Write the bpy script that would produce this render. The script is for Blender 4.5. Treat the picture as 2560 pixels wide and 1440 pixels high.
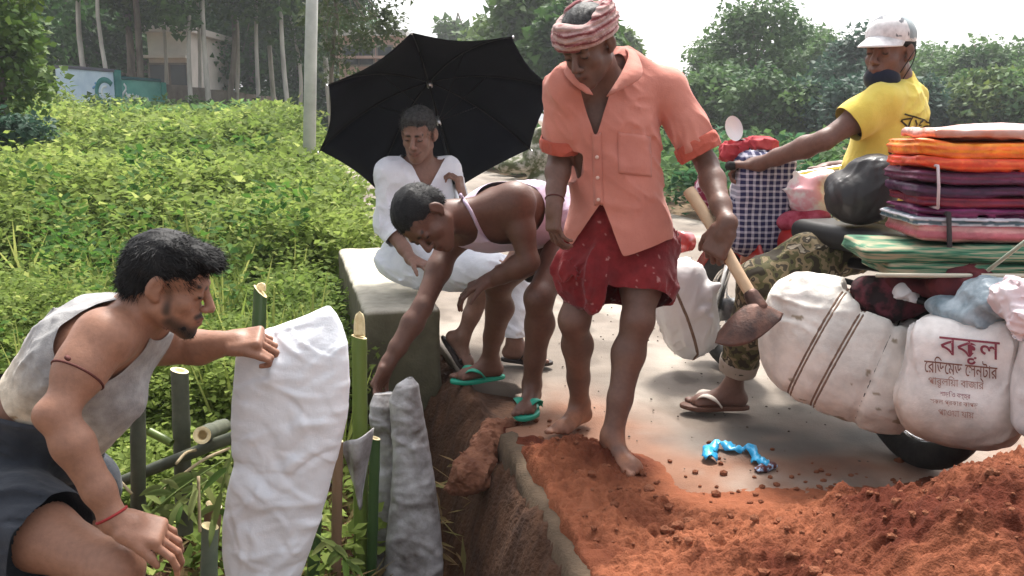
import bpy, bmesh, math, random
import numpy as np
from mathutils import Vector, Matrix
from mathutils.bvhtree import BVHTree

for o in list(bpy.data.objects): bpy.data.objects.remove(o)
rng = np.random.default_rng(7); random.seed(7)
SC = bpy.context.scene
COL = SC.collection

# ------------------------------------------------------------------ camera, sky, sun, exposure
FPX = 2217.0; CAMH = 1.2
TH = math.atan((720-300)/FPX); CT, ST = math.cos(TH), math.sin(TH)
cam = bpy.data.cameras.new('camera'); cam.sensor_width = 36; cam.lens = 36*FPX/2560
cam.clip_start = 0.05; cam.clip_end = 2000
camo = bpy.data.objects.new('camera', cam); COL.objects.link(camo)
camo.location = (0, 0, CAMH); camo.rotation_euler = (math.pi/2-TH, 0, 0)
SC.camera = camo

SUN_EL, SUN_AZ = math.radians(60), math.radians(12)     # azimuth from +Y (behind the men) towards +X
W = bpy.data.worlds.new('World'); SC.world = W; W.use_nodes = True
wn, wl = W.node_tree.nodes, W.node_tree.links
wn.clear()
sky = wn.new('ShaderNodeTexSky'); sky.sky_type = 'NISHITA'; sky.sun_disc = False
sky.sun_elevation = SUN_EL; sky.sun_rotation = SUN_AZ
sky.air_density = 1.0; sky.dust_density = 5.0; sky.ozone_density = 1.0
hs = wn.new('ShaderNodeHueSaturation'); hs.inputs['Saturation'].default_value = 0.28
bg = wn.new('ShaderNodeBackground'); bg.inputs[1].default_value = 0.15
wo = wn.new('ShaderNodeOutputWorld')
wl.new(sky.outputs[0], hs.inputs['Color']); wl.new(hs.outputs[0], bg.inputs[0]); wl.new(bg.outputs[0], wo.inputs[0])

sl = bpy.data.lights.new('sun', 'SUN'); sl.energy = 2.6; sl.angle = math.radians(10); sl.color = (1, .955, .88)
so = bpy.data.objects.new('sun', sl); COL.objects.link(so); so.location = (0, 0, 30)
sd = Vector((math.sin(SUN_AZ)*math.cos(SUN_EL), math.cos(SUN_AZ)*math.cos(SUN_EL), math.sin(SUN_EL)))
so.rotation_euler = sd.to_track_quat('Z', 'Y').to_euler()
vs = SC.view_settings; vs.view_transform = 'Standard'; vs.look = 'None'; vs.gamma = 1; vs.use_curve_mapping = False
vs.exposure = 1.2
SC.cycles.max_bounces = 8; SC.cycles.transparent_max_bounces = 12
SC.cycles.use_denoising = True

# ------------------------------------------------------------------ helpers
def A(*v): return np.array(v, dtype=np.float64)
def P(px, py, Y):
    u, v = (px-1280)/FPX, (720-py)/FPX
    t = Y/(CT+v*ST)
    return A(u*t, Y, CAMH+(-ST+v*CT)*t)
def G(px, py, z=0.0):
    u, v = (px-1280)/FPX, (720-py)/FPX
    t = (z-CAMH)/(-ST+v*CT)
    return A(u*t, (CT+v*ST)*t, z)
def PZ(px, Y, z):                      # point at depth Y and height z in picture column px
    return A((px-1280)/FPX*(Y*CT-(z-CAMH)*ST), Y, z)
def nrm(v):
    v = np.asarray(v, float); return v/(np.linalg.norm(v)+1e-12)
def lerp(a, b, t): return a+(b-a)*t
def sstep(a, b, x):
    t = np.clip((x-a)/(b-a), 0, 1); return t*t*(3-2*t)
def frame(fwd, up):
    f = nrm(fwd); r = nrm(np.cross(f, up)); u = np.cross(r, f)
    return np.stack([r, f, u], 1)          # columns: right, forward, up

def _hash(i, j, k, s):
    h = (i*374761393+j*668265263+k*2147483647+s*1274126177) & 0xFFFFFFFF
    h = ((h ^ (h >> 13))*1274126177) & 0xFFFFFFFF
    return ((h ^ (h >> 16)) & 0xFFFF)/65535.0*2-1
def vnoise(p, seed=0):
    p = np.asarray(p, float); i = np.floor(p).astype(np.int64); f = p-i; f = f*f*(3-2*f)
    out = 0
    for dx in (0, 1):
        wx = f[..., 0] if dx else 1-f[..., 0]
        for dy in (0, 1):
            wy = f[..., 1] if dy else 1-f[..., 1]
            for dz in (0, 1):
                wz = f[..., 2] if dz else 1-f[..., 2]
                out = out+wx*wy*wz*_hash(i[..., 0]+dx, i[..., 1]+dy, i[..., 2]+dz, seed)
    return out
def fbm(p, oct=4, seed=0, gain=.5):
    s = 0; a = 1
    for o in range(oct):
        s = s+a*vnoise(np.asarray(p)*2**o, seed+o*17); a *= gain
    return s

# ------------------------------------------------------------------ materials
def mat(name, col=(.5, .5, .5), rough=.8, col2=None, scale=8, detail=5, bump=0, bscale=40, attr=False, trans=0,
        spec=.3, metal=0, sheen=0, contrast=(.35, .65), stretch=None, alpha=1, bump2=0, b2scale=6, subsurf=0, coat=0):
    m = bpy.data.materials.new(name); m.use_nodes = True
    n, l = m.node_tree.nodes, m.node_tree.links
    b = n['Principled BSDF']
    b.inputs['Roughness'].default_value = rough; b.inputs['Specular IOR Level'].default_value = spec
    b.inputs['Metallic'].default_value = metal; b.inputs['Sheen Weight'].default_value = sheen
    b.inputs['Alpha'].default_value = alpha; b.inputs['Coat Weight'].default_value = coat
    if subsurf:
        b.inputs['Subsurface Weight'].default_value = subsurf; b.inputs['Subsurface Radius'].default_value = (.012, .005, .003)
        b.inputs['Subsurface Scale'].default_value = 1
    tc = n.new('ShaderNodeTexCoord'); mp = n.new('ShaderNodeMapping'); l.new(tc.outputs['Object'], mp.inputs[0])
    if stretch: mp.inputs['Scale'].default_value = stretch
    src = None
    if attr:
        a = n.new('ShaderNodeVertexColor'); a.layer_name = 'Col'; src = a.outputs[0]
    if col2 is not None or attr:
        nz = n.new('ShaderNodeTexNoise'); nz.inputs['Scale'].default_value = scale; nz.inputs['Detail'].default_value = detail
        nz.inputs['Roughness'].default_value = .6
        l.new(mp.outputs[0], nz.inputs['Vector'])
        rp = n.new('ShaderNodeMapRange'); rp.inputs[1].default_value, rp.inputs[2].default_value = contrast
        l.new(nz.outputs[0], rp.inputs[0])
        mx = n.new('ShaderNodeMix'); mx.data_type = 'RGBA'
        l.new(rp.outputs[0], mx.inputs[0])
        if attr:
            k = n.new('ShaderNodeMix'); k.data_type = 'RGBA'; k.blend_type = 'MULTIPLY'; k.inputs[0].default_value = 1
            mx.inputs[6].default_value = (.78, .78, .78, 1); mx.inputs[7].default_value = (1.12, 1.12, 1.12, 1)
            l.new(src, k.inputs[6]); l.new(mx.outputs[2], k.inputs[7]); src = k.outputs[2]
        else:
            mx.inputs[6].default_value = (*col, 1); mx.inputs[7].default_value = (*col2, 1); src = mx.outputs[2]
    if src is not None: l.new(src, b.inputs['Base Color'])
    else: b.inputs['Base Color'].default_value = (*col, 1)
    nb = None
    for amt, sc in ((bump2, b2scale), (bump, bscale)):
        if amt:
            nz2 = n.new('ShaderNodeTexNoise'); nz2.inputs['Scale'].default_value = sc; nz2.inputs['Detail'].default_value = 6
            l.new(mp.outputs[0], nz2.inputs['Vector'])
            bp = n.new('ShaderNodeBump'); bp.inputs['Strength'].default_value = 1; bp.inputs['Distance'].default_value = amt
            l.new(nz2.outputs[0], bp.inputs['Height'])
            if nb: l.new(nb, bp.inputs['Normal'])
            nb = bp.outputs[0]
    if nb: l.new(nb, b.inputs['Normal'])
    if trans:
        tr = n.new('ShaderNodeBsdfTranslucent'); ms = n.new('ShaderNodeMixShader'); ms.inputs[0].default_value = trans
        if src is not None: l.new(src, tr.inputs[0])
        else: tr.inputs[0].default_value = (*col, 1)
        l.new(b.outputs[0], ms.inputs[1]); l.new(tr.outputs[0], ms.inputs[2]); l.new(ms.outputs[0], n['Material Output'].inputs[0])
    return m

# ------------------------------------------------------------------ scene objects
def worldloc(o):
    s = np.zeros(3)
    while o is not None: s = s+np.array(o.location); o = o.parent
    return s
def tag(o, label=None, cat=None, group=None, kind=None):
    if label: o['label'] = label
    if cat: o['category'] = cat
    if group: o['group'] = group
    if kind: o['kind'] = kind
    return o
def thing(name, label, cat, loc=(0, 0, 0), group=None):
    o = bpy.data.objects.new(name, None); COL.objects.link(o); o.location = tuple(loc); o.empty_display_size = .1
    return tag(o, label, cat, group)
def mk(name, V, F, m, parent=None, cols=None, smooth=True, solid=0, label=None, cat=None, group=None, kind=None):
    V = np.asarray(V, dtype=np.float64).reshape(-1, 3)
    if parent is None:
        lo, hi = V.min(0), V.max(0); org = A((lo[0]+hi[0])/2, (lo[1]+hi[1])/2, lo[2])
    else: org = worldloc(parent)
    V = V-org
    me = bpy.data.meshes.new(name)
    if isinstance(F, np.ndarray) and F.ndim == 2:
        nf, ns = F.shape
        me.vertices.add(len(V)); me.vertices.foreach_set('co', V.astype(np.float32).ravel())
        me.loops.add(nf*ns); me.loops.foreach_set('vertex_index', F.astype(np.int32).ravel())
        me.polygons.add(nf); me.polygons.foreach_set('loop_start', np.arange(0, nf*ns, ns, dtype=np.int32))
        me.update(calc_edges=True); me.validate()
    else:
        me.from_pydata(V.tolist(), [], [list(map(int, f)) for f in F]); me.update()
    if smooth: me.polygons.foreach_set('use_smooth', np.ones(len(me.polygons), dtype=bool))
    if cols is not None:
        c = np.asarray(cols, dtype=np.float32); c4 = np.ones((len(V), 4), np.float32); c4[:, :3] = c
        at = me.color_attributes.new('Col', 'FLOAT_COLOR', 'POINT'); at.data.foreach_set('color', c4.ravel())
    me.materials.append(m)
    o = bpy.data.objects.new(name, me); COL.objects.link(o)
    if parent is not None: o.parent = parent
    else: o.location = tuple(org)
    if solid and len(me.polygons) < 4000:
        sm = o.modifiers.new('thickness', 'SOLIDIFY'); sm.thickness = solid; sm.offset = -1
    return tag(o, label, cat, group, kind)

def join(parts):
    Vs, Fs, n = [], [], 0
    for V, F in parts:
        Vs.append(np.asarray(V, float)); Fs += [[int(i)+n for i in f] for f in F]; n += len(V)
    return np.concatenate(Vs), Fs
def tube(pts, r, n=8, cap=True):
    pts = np.asarray(pts, float); m = len(pts); r = np.broadcast_to(np.asarray(r, float), (m,))
    T = np.gradient(pts, axis=0); T /= np.linalg.norm(T, axis=1)[:, None]+1e-12
    ref = A(0, 0, 1) if abs(T[0][2]) < .9 else A(1, 0, 0)
    V = []; u = None
    for i in range(m):
        if u is None: u = nrm(np.cross(T[i], ref))
        else: u = nrm(u-T[i]*u.dot(T[i]))
        w = np.cross(T[i], u)
        for k in range(n):
            a = 2*math.pi*k/n; V.append(pts[i]+r[i]*(math.cos(a)*u+math.sin(a)*w))
    F = []
    for i in range(m-1):
        for k in range(n):
            k2 = (k+1) % n; F.append([i*n+k, i*n+k2, (i+1)*n+k2, (i+1)*n+k])
    if cap: F.append(list(range(n))[::-1]); F.append([(m-1)*n+k for k in range(n)])
    return np.array(V), F
def spline(pts, n=20):
    pts = np.asarray(pts, float); q = np.concatenate([[2*pts[0]-pts[1]], pts, [2*pts[-1]-pts[-2]]])
    out = []; m = len(pts)-1
    for s in np.linspace(0, m-1e-6, n):
        i = int(s); t = s-i; a, b, c, d = q[i:i+4]
        out.append(.5*((2*b)+(-a+c)*t+(2*a-5*b+4*c-d)*t*t+(-a+3*b-3*c+d)*t**3))
    return np.array(out)
def boxm(c, h, R=None, bev=.0):
    R = np.eye(3) if R is None else R; h = np.asarray(h, float); V, F = [], []
    if bev <= 0:
        V = [A(x, y, z)*h for z in (-1, 1) for x, y in ((-1, -1), (1, -1), (1, 1), (-1, 1))]
        F = [[0, 3, 2, 1], [4, 5, 6, 7], [0, 1, 5, 4], [1, 2, 6, 5], [2, 3, 7, 6], [3, 0, 4, 7]]
    else:
        bm = bmesh.new(); bmesh.ops.create_cube(bm, size=2)
        for v in bm.verts: v.co = Vector(np.array(v.co)*h)
        bmesh.ops.bevel(bm, geom=bm.edges[:], offset=bev, segments=2, affect='EDGES')
        V = [np.array(v.co) for v in bm.verts]; F = [[v.index for v in f.verts] for f in bm.faces]; bm.free()
    return np.array(V)@R.T+np.asarray(c), F
def gridmesh(nu, nv):
    i, j = np.meshgrid(np.arange(nu-1), np.arange(nv-1), indexing='ij'); a = (i*nv+j).ravel()
    return np.stack([a, a+nv, a+nv+1, a+1], 1)
def disc(c, nrm_, r, n=14, th=.002):
    a = nrm(nrm_); return tube([c-a*th, c+a*th], r, n)

# ------------------------------------------------------------------ implicit surfaces
class SDF:
    def __init__(s): s.p = []; s.disp = None; s.cuts = []
    def cone(s, a, b, ra, rb, k=.02, op='u'):
        a, b = np.asarray(a, float), np.asarray(b, float); r = max(ra, rb)
        s.p.append(('c', (a, b, ra, rb), k, op, np.minimum(a, b)-r, np.maximum(a, b)+r)); return s
    def chain(s, pts, rs, k=.02, op='u'):
        for i in range(len(pts)-1): s.cone(pts[i], pts[i+1], rs[i], rs[i+1], k, op)
        return s
    def ell(s, c, r, R=None, k=.02, op='u'):
        c = np.asarray(c, float); r = np.asarray(r, float)*np.ones(3); R = np.eye(3) if R is None else R
        e = np.sqrt(((R*r)**2).sum(1)); s.p.append(('e', (c, r, R), k, op, c-e, c+e)); return s
    def box(s, c, h, R=None, rd=.01, k=.02, op='u'):
        c = np.asarray(c, float); h = np.asarray(h, float); R = np.eye(3) if R is None else R
        e = np.abs(R)@h; s.p.append(('b', (c, h, R, rd), k, op, c-e, c+e)); return s
    @staticmethod
    def _d(kind, a, p):
        if kind == 'c':
            A_, B_, ra, rb = a; ba = B_-A_; pa = p-A_.astype(np.float32)
            t = np.clip(pa@ba.astype(np.float32)/np.float32(ba@ba+1e-12), 0, 1)
            q = pa-t[..., None]*ba.astype(np.float32)
            return np.sqrt((q*q).sum(-1))-(ra+(rb-ra)*t).astype(np.float32)
        if kind == 'e':
            c, r, R = a; q = (p-c.astype(np.float32))@R.astype(np.float32)/r.astype(np.float32)
            k0 = np.sqrt((q*q).sum(-1))+1e-6; w = q/r.astype(np.float32); k1 = np.sqrt((w*w).sum(-1))+1e-6
            return k0*(k0-1)/k1
        c, h, R, rd = a; q = np.abs((p-c.astype(np.float32))@R.astype(np.float32))-(h-rd).astype(np.float32)
        return np.sqrt((np.maximum(q, 0)**2).sum(-1))+np.minimum(q.max(-1), 0)-rd
    def eval(s, p):
        p = np.asarray(p, np.float32); D = np.full(p.shape[:-1], .3, np.float32)
        for kind, a, k, op, lo, hi in s.p: D = s._mix(D, s._d(kind, a, p), k, op)
        return D
    @staticmethod
    def _mix(D, d, k, op):
        if op == 'u':
            h = np.clip(.5+.5*(d-D)/k, 0, 1)
            h = 1-h if False else h
            return d*(1-h)+D*h-k*h*(1-h)
        d = -d; h = np.clip(.5-.5*(d-D)/k, 0, 1)
        return d*(1-h)+D*h+k*h*(1-h)
    def mesh(s, h=.004, smooth=1):
        us = [q for q in s.p if q[3] == 'u']
        lo = np.min([q[4] for q in us], 0)-.03; hi = np.max([q[5] for q in us], 0)+.03
        n = np.ceil((hi-lo)/h).astype(int)+1
        ax = [(lo[i]+np.arange(n[i])*h).astype(np.float32) for i in range(3)]
        D = np.full(n, .3, np.float32)
        for kind, a, k, op, l, u in s.p:
            pad = k+3*h+.012
            i0 = np.maximum(np.floor((l-pad-lo)/h).astype(int), 0); i1 = np.minimum(np.ceil((u+pad-lo)/h).astype(int)+1, n)
            if (i1 <= i0).any(): continue
            sl_ = tuple(slice(i0[i], i1[i]) for i in range(3))
            g = np.stack(np.meshgrid(*[ax[i][sl_[i]] for i in range(3)], indexing='ij'), -1)
            D[sl_] = s._mix(D[sl_], s._d(kind, a, g), k, op)
        if s.disp is not None or s.cuts:
            ii = np.nonzero(np.abs(D) < .035); g = np.stack([ax[i][ii[i]] for i in range(3)], -1)
            dv = D[ii]
            if s.disp is not None: dv = dv+s.disp(g).astype(np.float32)
            D[ii] = dv
        if s.cuts:
            ii = np.nonzero(D < .02); g = np.stack([ax[i][ii[i]] for i in range(3)], -1)
            dv = D[ii]
            for c in s.cuts: dv = np.maximum(dv, c(g).astype(np.float32))
            D[ii] = dv
        V, F = nets(D, lo, h)
        if s.cuts:
            fc = V[F].mean(1); keep = np.ones(len(F), bool)
            for c in s.cuts: keep &= c(fc) < -.55*h
            F = F[keep]; used = np.unique(F); mp_ = np.full(len(V), -1); mp_[used] = np.arange(len(used)); V = V[used]; F = mp_[F]
        for _ in range(smooth): V = lap(V, F)
        if s.cuts: V = rimsmooth(V, F)
        return V, F
def nets(D, lo, h):
    S = D < 0
    c8 = [S[a:S.shape[0]-1+a, b:S.shape[1]-1+b, c:S.shape[2]-1+c] for a in (0, 1) for b in (0, 1) for c in (0, 1)]
    an = c8[0].copy(); al = c8[0].copy()
    for q in c8[1:]: an |= q; al &= q
    act = an & ~al; I, J, K = np.nonzero(act)
    idm = np.full(act.shape, -1, np.int32); idm[I, J, K] = np.arange(len(I))
    acc = np.zeros((len(I), 3)); cnt = np.zeros(len(I))
    cor = [(a, b, c) for a in (0, 1) for b in (0, 1) for c in (0, 1)]
    val = {q: D[I+q[0], J+q[1], K+q[2]].astype(np.float64) for q in cor}
    for a in cor:
        for axi in range(3):
            if a[axi]: continue
            b = list(a); b[axi] = 1; b = tuple(b)
            va, vb = val[a], val[b]; m = (va < 0) != (vb < 0)
            t = np.where(m, va/np.where(m, va-vb, 1), 0)
            p = np.array(a, float)[None]+np.zeros((len(I), 3)); p[:, axi] += t
            acc[m] += p[m]; cnt[m] += 1
    V = lo+h*(np.stack([I, J, K], 1)+acc/cnt[:, None])
    Fs = []
    for axi in range(3):
        b, c = [(1, 2), (2, 0), (0, 1)][axi]
        s0 = [slice(None)]*3; s1 = [slice(None)]*3; s0[axi] = slice(0, -1); s1[axi] = slice(1, None)
        for q in (b, c): s0[q] = slice(1, -1); s1[q] = slice(1, -1)
        x, y = S[tuple(s0)], S[tuple(s1)]
        for sel, flip in ((x & ~y, False), (~x & y, True)):
            ii = np.stack(np.nonzero(sel), 1)
            if not len(ii): continue
            ii[:, b] += 1; ii[:, c] += 1
            def cid(db, dc):
                q = ii.copy(); q[:, b] -= db; q[:, c] -= dc; return idm[q[:, 0], q[:, 1], q[:, 2]]
            f = np.stack([cid(1, 1), cid(0, 1), cid(0, 0), cid(1, 0)], 1)
            Fs.append(f[:, ::-1] if flip else f)
    return V, np.concatenate(Fs)
def lap(V, F, w=.5):
    s = np.zeros_like(V); n = np.zeros(len(V))
    for a, b in ((0, 1), (1, 2), (2, 3), (3, 0)):
        for x, y in ((a, b), (b, a)):
            for c in range(3): s[:, c] += np.bincount(F[:, x], V[F[:, y], c], len(V))
            n += np.bincount(F[:, x], minlength=len(V))
    return V+w*(s/np.maximum(n, 1)[:, None]-V)
def rimsmooth(V, F, it=8):
    e = np.concatenate([F[:, [0, 1]], F[:, [1, 2]], F[:, [2, 3]], F[:, [3, 0]]]); e.sort(1)
    k = e[:, 0].astype(np.int64)*(len(V)+1)+e[:, 1]; u, ix, n = np.unique(k, return_index=True, return_counts=True)
    b = e[ix[n == 1]]
    if not len(b): return V
    cnt = np.bincount(b.ravel(), minlength=len(V)); ok = cnt > 0
    for _ in range(it):
        s = np.zeros_like(V)
        for c in range(3): s[:, c] = np.bincount(b[:, 0], V[b[:, 1], c], len(V))+np.bincount(b[:, 1], V[b[:, 0], c], len(V))
        V = np.where(ok[:, None], .4*V+.6*s/np.maximum(cnt, 1)[:, None], V)
    return V
def vnormals(V, F):
    fn = np.cross(V[F[:, 2]]-V[F[:, 0]], V[F[:, 3]]-V[F[:, 1]]); N = np.zeros_like(V)
    for k in range(4):
        for c in range(3): N[:, c] += np.bincount(F[:, k], fn[:, c], len(V))
    return N/(np.linalg.norm(N, axis=1)[:, None]+1e-12)
def bvh(V, F): return BVHTree.FromPolygons([Vector(v) for v in V], [list(map(int, f)) for f in F])
def hit(tree, o, d, off=.0, far=3.0):
    loc, n, i, dist = tree.ray_cast(Vector(o), Vector(nrm(d)), far)
    if loc is None: return None
    return np.array(loc)-nrm(d)*off
def ring_on(tree, c, nax, off=.004, n=60, start=None, R=1.2):
    """closed curve where a plane through c (normal nax) cuts the surface"""
    nax = nrm(nax); u = nrm(np.cross(nax, A(0, 0, 1) if abs(nax[2]) < .9 else A(1, 0, 0))); w = np.cross(nax, u); out = []
    for k in range(n):
        a = 2*math.pi*k/n; d = math.cos(a)*u+math.sin(a)*w
        q = hit(tree, c+d*R, -d, off, R)
        if q is not None: out.append(q)
    out.append(out[0]); out.append(out[1]); return np.array(out)
def patch(tree, fn, d, nu, nv, off=.003):
    """sheet that follows a surface: fn(u,v)->ray start, d ray direction"""
    V = []; last = None
    for i in range(nu):
        for j in range(nv):
            q = hit(tree, fn(i/(nu-1), j/(nv-1)), d, off)
            if q is None: q = last if last is not None else fn(i/(nu-1), j/(nv-1))
            V.append(q); last = q
    return np.array(V), gridmesh(nu, nv)
def textmesh(s, size=1.0, bold=0.0):
    c = bpy.data.curves.new('lettering', 'FONT'); c.body = s; c.size = size; c.align_x = 'CENTER'; c.align_y = 'CENTER'; c.offset = bold
    o = bpy.data.objects.new('lettering', c); COL.objects.link(o)
    dg = bpy.context.evaluated_depsgraph_get(); me = bpy.data.meshes.new_from_object(o.evaluated_get(dg))
    bm = bmesh.new(); bm.from_mesh(me); bmesh.ops.triangulate(bm, faces=bm.faces[:])
    bmesh.ops.subdivide_edges(bm, edges=[e for e in bm.edges if e.calc_length() > size*.25], cuts=2)
    bmesh.ops.triangulate(bm, faces=bm.faces[:])
    V = np.array([v.co[:] for v in bm.verts]).reshape(-1, 3); F = [[v.index for v in f.verts] for f in bm.faces]; bm.free()
    bpy.data.objects.remove(o); bpy.data.meshes.remove(me); bpy.data.curves.remove(c)
    return V, F
def tubeobj(name, pts, r, m, parent=None, n=8, **k):
    V, F = tube(pts, r, n); return mk(name, V, F, m, parent, **k)
# ================================================================== SETTING
def edge_x(y):                       # outer (left) edge of the concrete road
    y = np.asarray(y, float)
    return np.where(y < 3.26, -.015+.19*(3.26-y), -.015-.27*(y-3.26))
def ground_z(x, y):
    x, y = np.asarray(x, float), np.asarray(y, float)
    s = edge_x(y)-x                                  # metres left of the road edge
    far = np.clip(y-5, 0, 200)
    left = -.30+np.minimum(far*.055, 1.1)+.05*vnoise(np.stack([x*.8, y*.8, x*0], -1), 3)
    gully = -.42*np.exp(-((s-.28)/.24)**2)*sstep(4.4, 3.3, y)
    lz = left+gully
    z = np.where(s > 0, -.05+(lz+.05)*sstep(0.0, .30, s), -.06)
    r = x-(edge_x(y)+4.3)                            # beyond the far side of the road
    z = np.where(r > 0, -.06+.10*sstep(0, .6, r)+np.minimum(np.clip(r-1, 0, 80)*.02, .8), z)
    return z

M_ground = mat('earth', (.10, .062, .036), .95, (.17, .115, .065), 3, 8, bump=.02, bscale=30)
M_bank = mat('bank_soil', (.036, .016, .009), .95, (.115, .055, .030), 7, 9, bump=.012, bscale=60, contrast=(.3, .7))
M_road = mat('road_concrete', (.25, .222, .188), .85, (.37, .335, .288), 2.2, 9, bump=.003, bscale=160, bump2=.004, b2scale=18, contrast=(.3, .7))
M_kerb = mat('kerb_concrete', (.055, .036, .022), .9, (.14, .095, .06), 9, 8, bump=.004, bscale=90, contrast=(.3, .72))
M_par_top = mat('parapet_concrete', (.17, .15, .105), .9, (.50, .455, .37), 5, 9, bump=.005, bscale=70, contrast=(.28, .6))
M_soil = mat('red_soil', (.145, .048, .026), .95, (.275, .112, .062), 16, 9, bump=.008, bscale=120, contrast=(.3, .68), spec=.1)
M_clod = mat('soil_clod', (.15, .058, .034), .95, (.27, .12, .07), 14, 8, bump=.01, bscale=70)

# ground sheet out to the horizon, finer near the camera
xs = np.concatenate([-np.geomspace(1.9, 420, 60)[::-1], np.linspace(-1.85, 1.2, 30), np.geomspace(1.3, 420, 60)])
ys = np.concatenate([np.linspace(-6, 1.2, 12), np.linspace(1.35, 6, 50), np.geomspace(6.2, 700, 70)])
X, Y = np.meshgrid(xs, ys, indexing='ij'); Z = ground_z(X, Y)
near = (X > -1.75) & (X < .3) & (Y > 1.5) & (Y < 4.9)
Z = np.where(near, Z-.12, Z)                       # the fine bank sheet lies above this stretch
mk('ground', np.stack([X, Y, Z], -1).reshape(-1, 3), gridmesh(len(xs), len(ys)), M_ground, kind='structure')
# fine bank sheet with clods
xs = np.linspace(-1.9, .33, 180); ys = np.linspace(1.3, 5.1, 240)
X, Y = np.meshgrid(xs, ys, indexing='ij'); Z = ground_z(X, Y)
pp = np.stack([X, Y, X*0], -1)
rg = .045*fbm(pp*5, 3, 5)+.040*np.abs(fbm(pp*14, 3, 9))+.014*fbm(pp*50, 2, 4)
edge = np.minimum.reduce([sstep(-1.9, -1.7, X), sstep(1.3, 1.5, Y), sstep(5.1, 4.9, Y)])
S = edge_x(Y)-X
Z = Z+rg*edge*sstep(-.12, .06, S)-.03*(1-edge)-.03*sstep(.02, -.1, S)
mk('bank', np.stack([X, Y, Z], -1).reshape(-1, 3), gridmesh(180, 240), M_bank, kind='structure')

# road: concrete slab, left edge eroded
ys = np.concatenate([np.linspace(-4, 2, 12), np.linspace(2.05, 6, 140), np.geomspace(6.1, 90, 40)])
us = np.concatenate([np.linspace(0, .5, 26), np.linspace(.53, 2.2, 70), np.linspace(2.3, 4.3, 12)])
U, Y = np.meshgrid(us, ys, indexing='ij')
X = edge_x(Y)+U
er = (.10+.16*vnoise(np.stack([Y*5, Y*0, Y*0], -1), 8)+.05*vnoise(np.stack([Y*19, Y*0, Y*0], -1), 2))*sstep(3.28, 3.4, Y)*sstep(4.25, 4.0, Y)
X = X+np.maximum(er, 0)*np.clip(1-U/.45, 0, 1)
Z = .006*fbm(np.stack([X*1.5, Y*1.5, X*0], -1), 3, 4)-.02*np.clip(1-U/.25, 0, 1)*sstep(3.3, 3.5, Y)*sstep(4.4, 4.1, Y)
top = np.stack([X, Y, Z], -1)
low = np.stack([X[0]+.02, Y[0], Z[0]-.10], -1)[None]
V = np.concatenate([low, top]).reshape(-1, 3)
M_road = mat('road_concrete', attr=True, rough=.85, scale=3.5, detail=9, bump=.003, bscale=160, bump2=.004, b2scale=18, contrast=(.3, .7))
vx, vy = V[:, 0], V[:, 1]; p3 = V*A(1, 1, 0)
dust = np.clip(sstep(.95, .0, vy-(3.22-.55*sstep(.25, .8, vx)))*(.85+.7*fbm(p3*5, 3, 3)), 0, .92)*sstep(7, 4.5, vy)
rc = lerp(A(.34, .295, .25), A(.19, .155, .125), np.clip(.45+.8*fbm(p3*A(1.9, 1.2, 1), 4, 5), 0, 1)[:, None]); rc = lerp(rc, A(.12, .095, .075), (.55*sstep(.25, .6, fbm(p3*A(5, 3, 1), 3, 25)))[:, None]); rc = lerp(rc, A(.25, .115, .066), dust[:, None])
dark_patch = np.clip(1.6*np.exp(-(((vx-1.05)/.45)**2+((vy-3.22)/.16)**2))*(.7+.5*vnoise(p3*9, 6)), 0, .8); rc = lerp(rc, A(.12, .115, .105), dark_patch[:, None])  # dark grey patch on the road near the bike
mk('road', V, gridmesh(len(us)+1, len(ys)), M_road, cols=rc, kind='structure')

# kerb stretch in the foreground: concrete edge with a rough, stained outer face
ky = np.linspace(1.4, 3.27, 80); prof = [(-.065, -.30), (-.060, -.18), (-.055, -.055), (-.045, .004), (-.01, .012), (.03, .006), (.035, -.05)]
V = []
for y in ky:
    for q, (dx, dz) in enumerate(prof):
        n1 = vnoise(A(y*4, q*1.7, 0), 3)*.008+vnoise(A(y*30, q*3.1, 2), 5)*.005+vnoise(A(y*75, q*5.1, 2), 7)*.003
        V.append(A(float(edge_x(y))+dx+.02+n1, y+(.02*n1*20 if y > 3.2 else 0), dz+n1*.5))
F = list(gridmesh(len(ky), len(prof))[:, ::-1]); F.append(list(range((len(ky)-1)*len(prof), len(ky)*len(prof))))
mk('kerb', V, F, M_kerb, label='stained concrete kerb edge beside the spread of red soil', cat='kerb')

# ---- red soil: thin spread, rising to a heap in the corner nearest the camera
def soil_h(x, y):
    p = np.stack([x, y, x*0], -1)
    e = x-edge_x(y)
    lim = 3.30+.03*np.sin(x*9)-.62*sstep(.25, .75, x)-.12*sstep(.75, 1.1, x)      # far limit of the spread
    lim = lim+.10*vnoise(p*4, 21)
    thin = .045*sstep(0, .45, lim-y)+.012*sstep(-.25, .1, lim-y)-.012
    heap = .43*np.exp(-(((x-1.55)/.50)**2+((y-1.98)/.48)**2))+.16*np.exp(-(((x-.95)/.35)**2+((y-1.75)/.45)**2))
    lump = .07*np.exp(-(((x-.985)/.07)**2+((y-2.50)/.06)**2))+.05*np.exp(-(((x-.25)/.16)**2+((y-2.95)/.12)**2))
    h = thin+heap+lump
    amp = .25+.75*sstep(0.0, .06, h)
    r = .030*fbm(p*7, 3, 31)+.026*np.abs(fbm(p*17, 3, 33))+.014*np.abs(fbm(p*42, 3, 35))+.006*fbm(p*110, 2, 37)-.02
    return h+amp*r*sstep(-.015, .03, h)
xs = np.linspace(-.10, 2.15, 370); ys = np.linspace(1.42, 3.45, 320)
X, Y = np.meshgrid(xs, ys, indexing='ij')
H = soil_h(X, Y); e = X-edge_x(Y)
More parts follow.
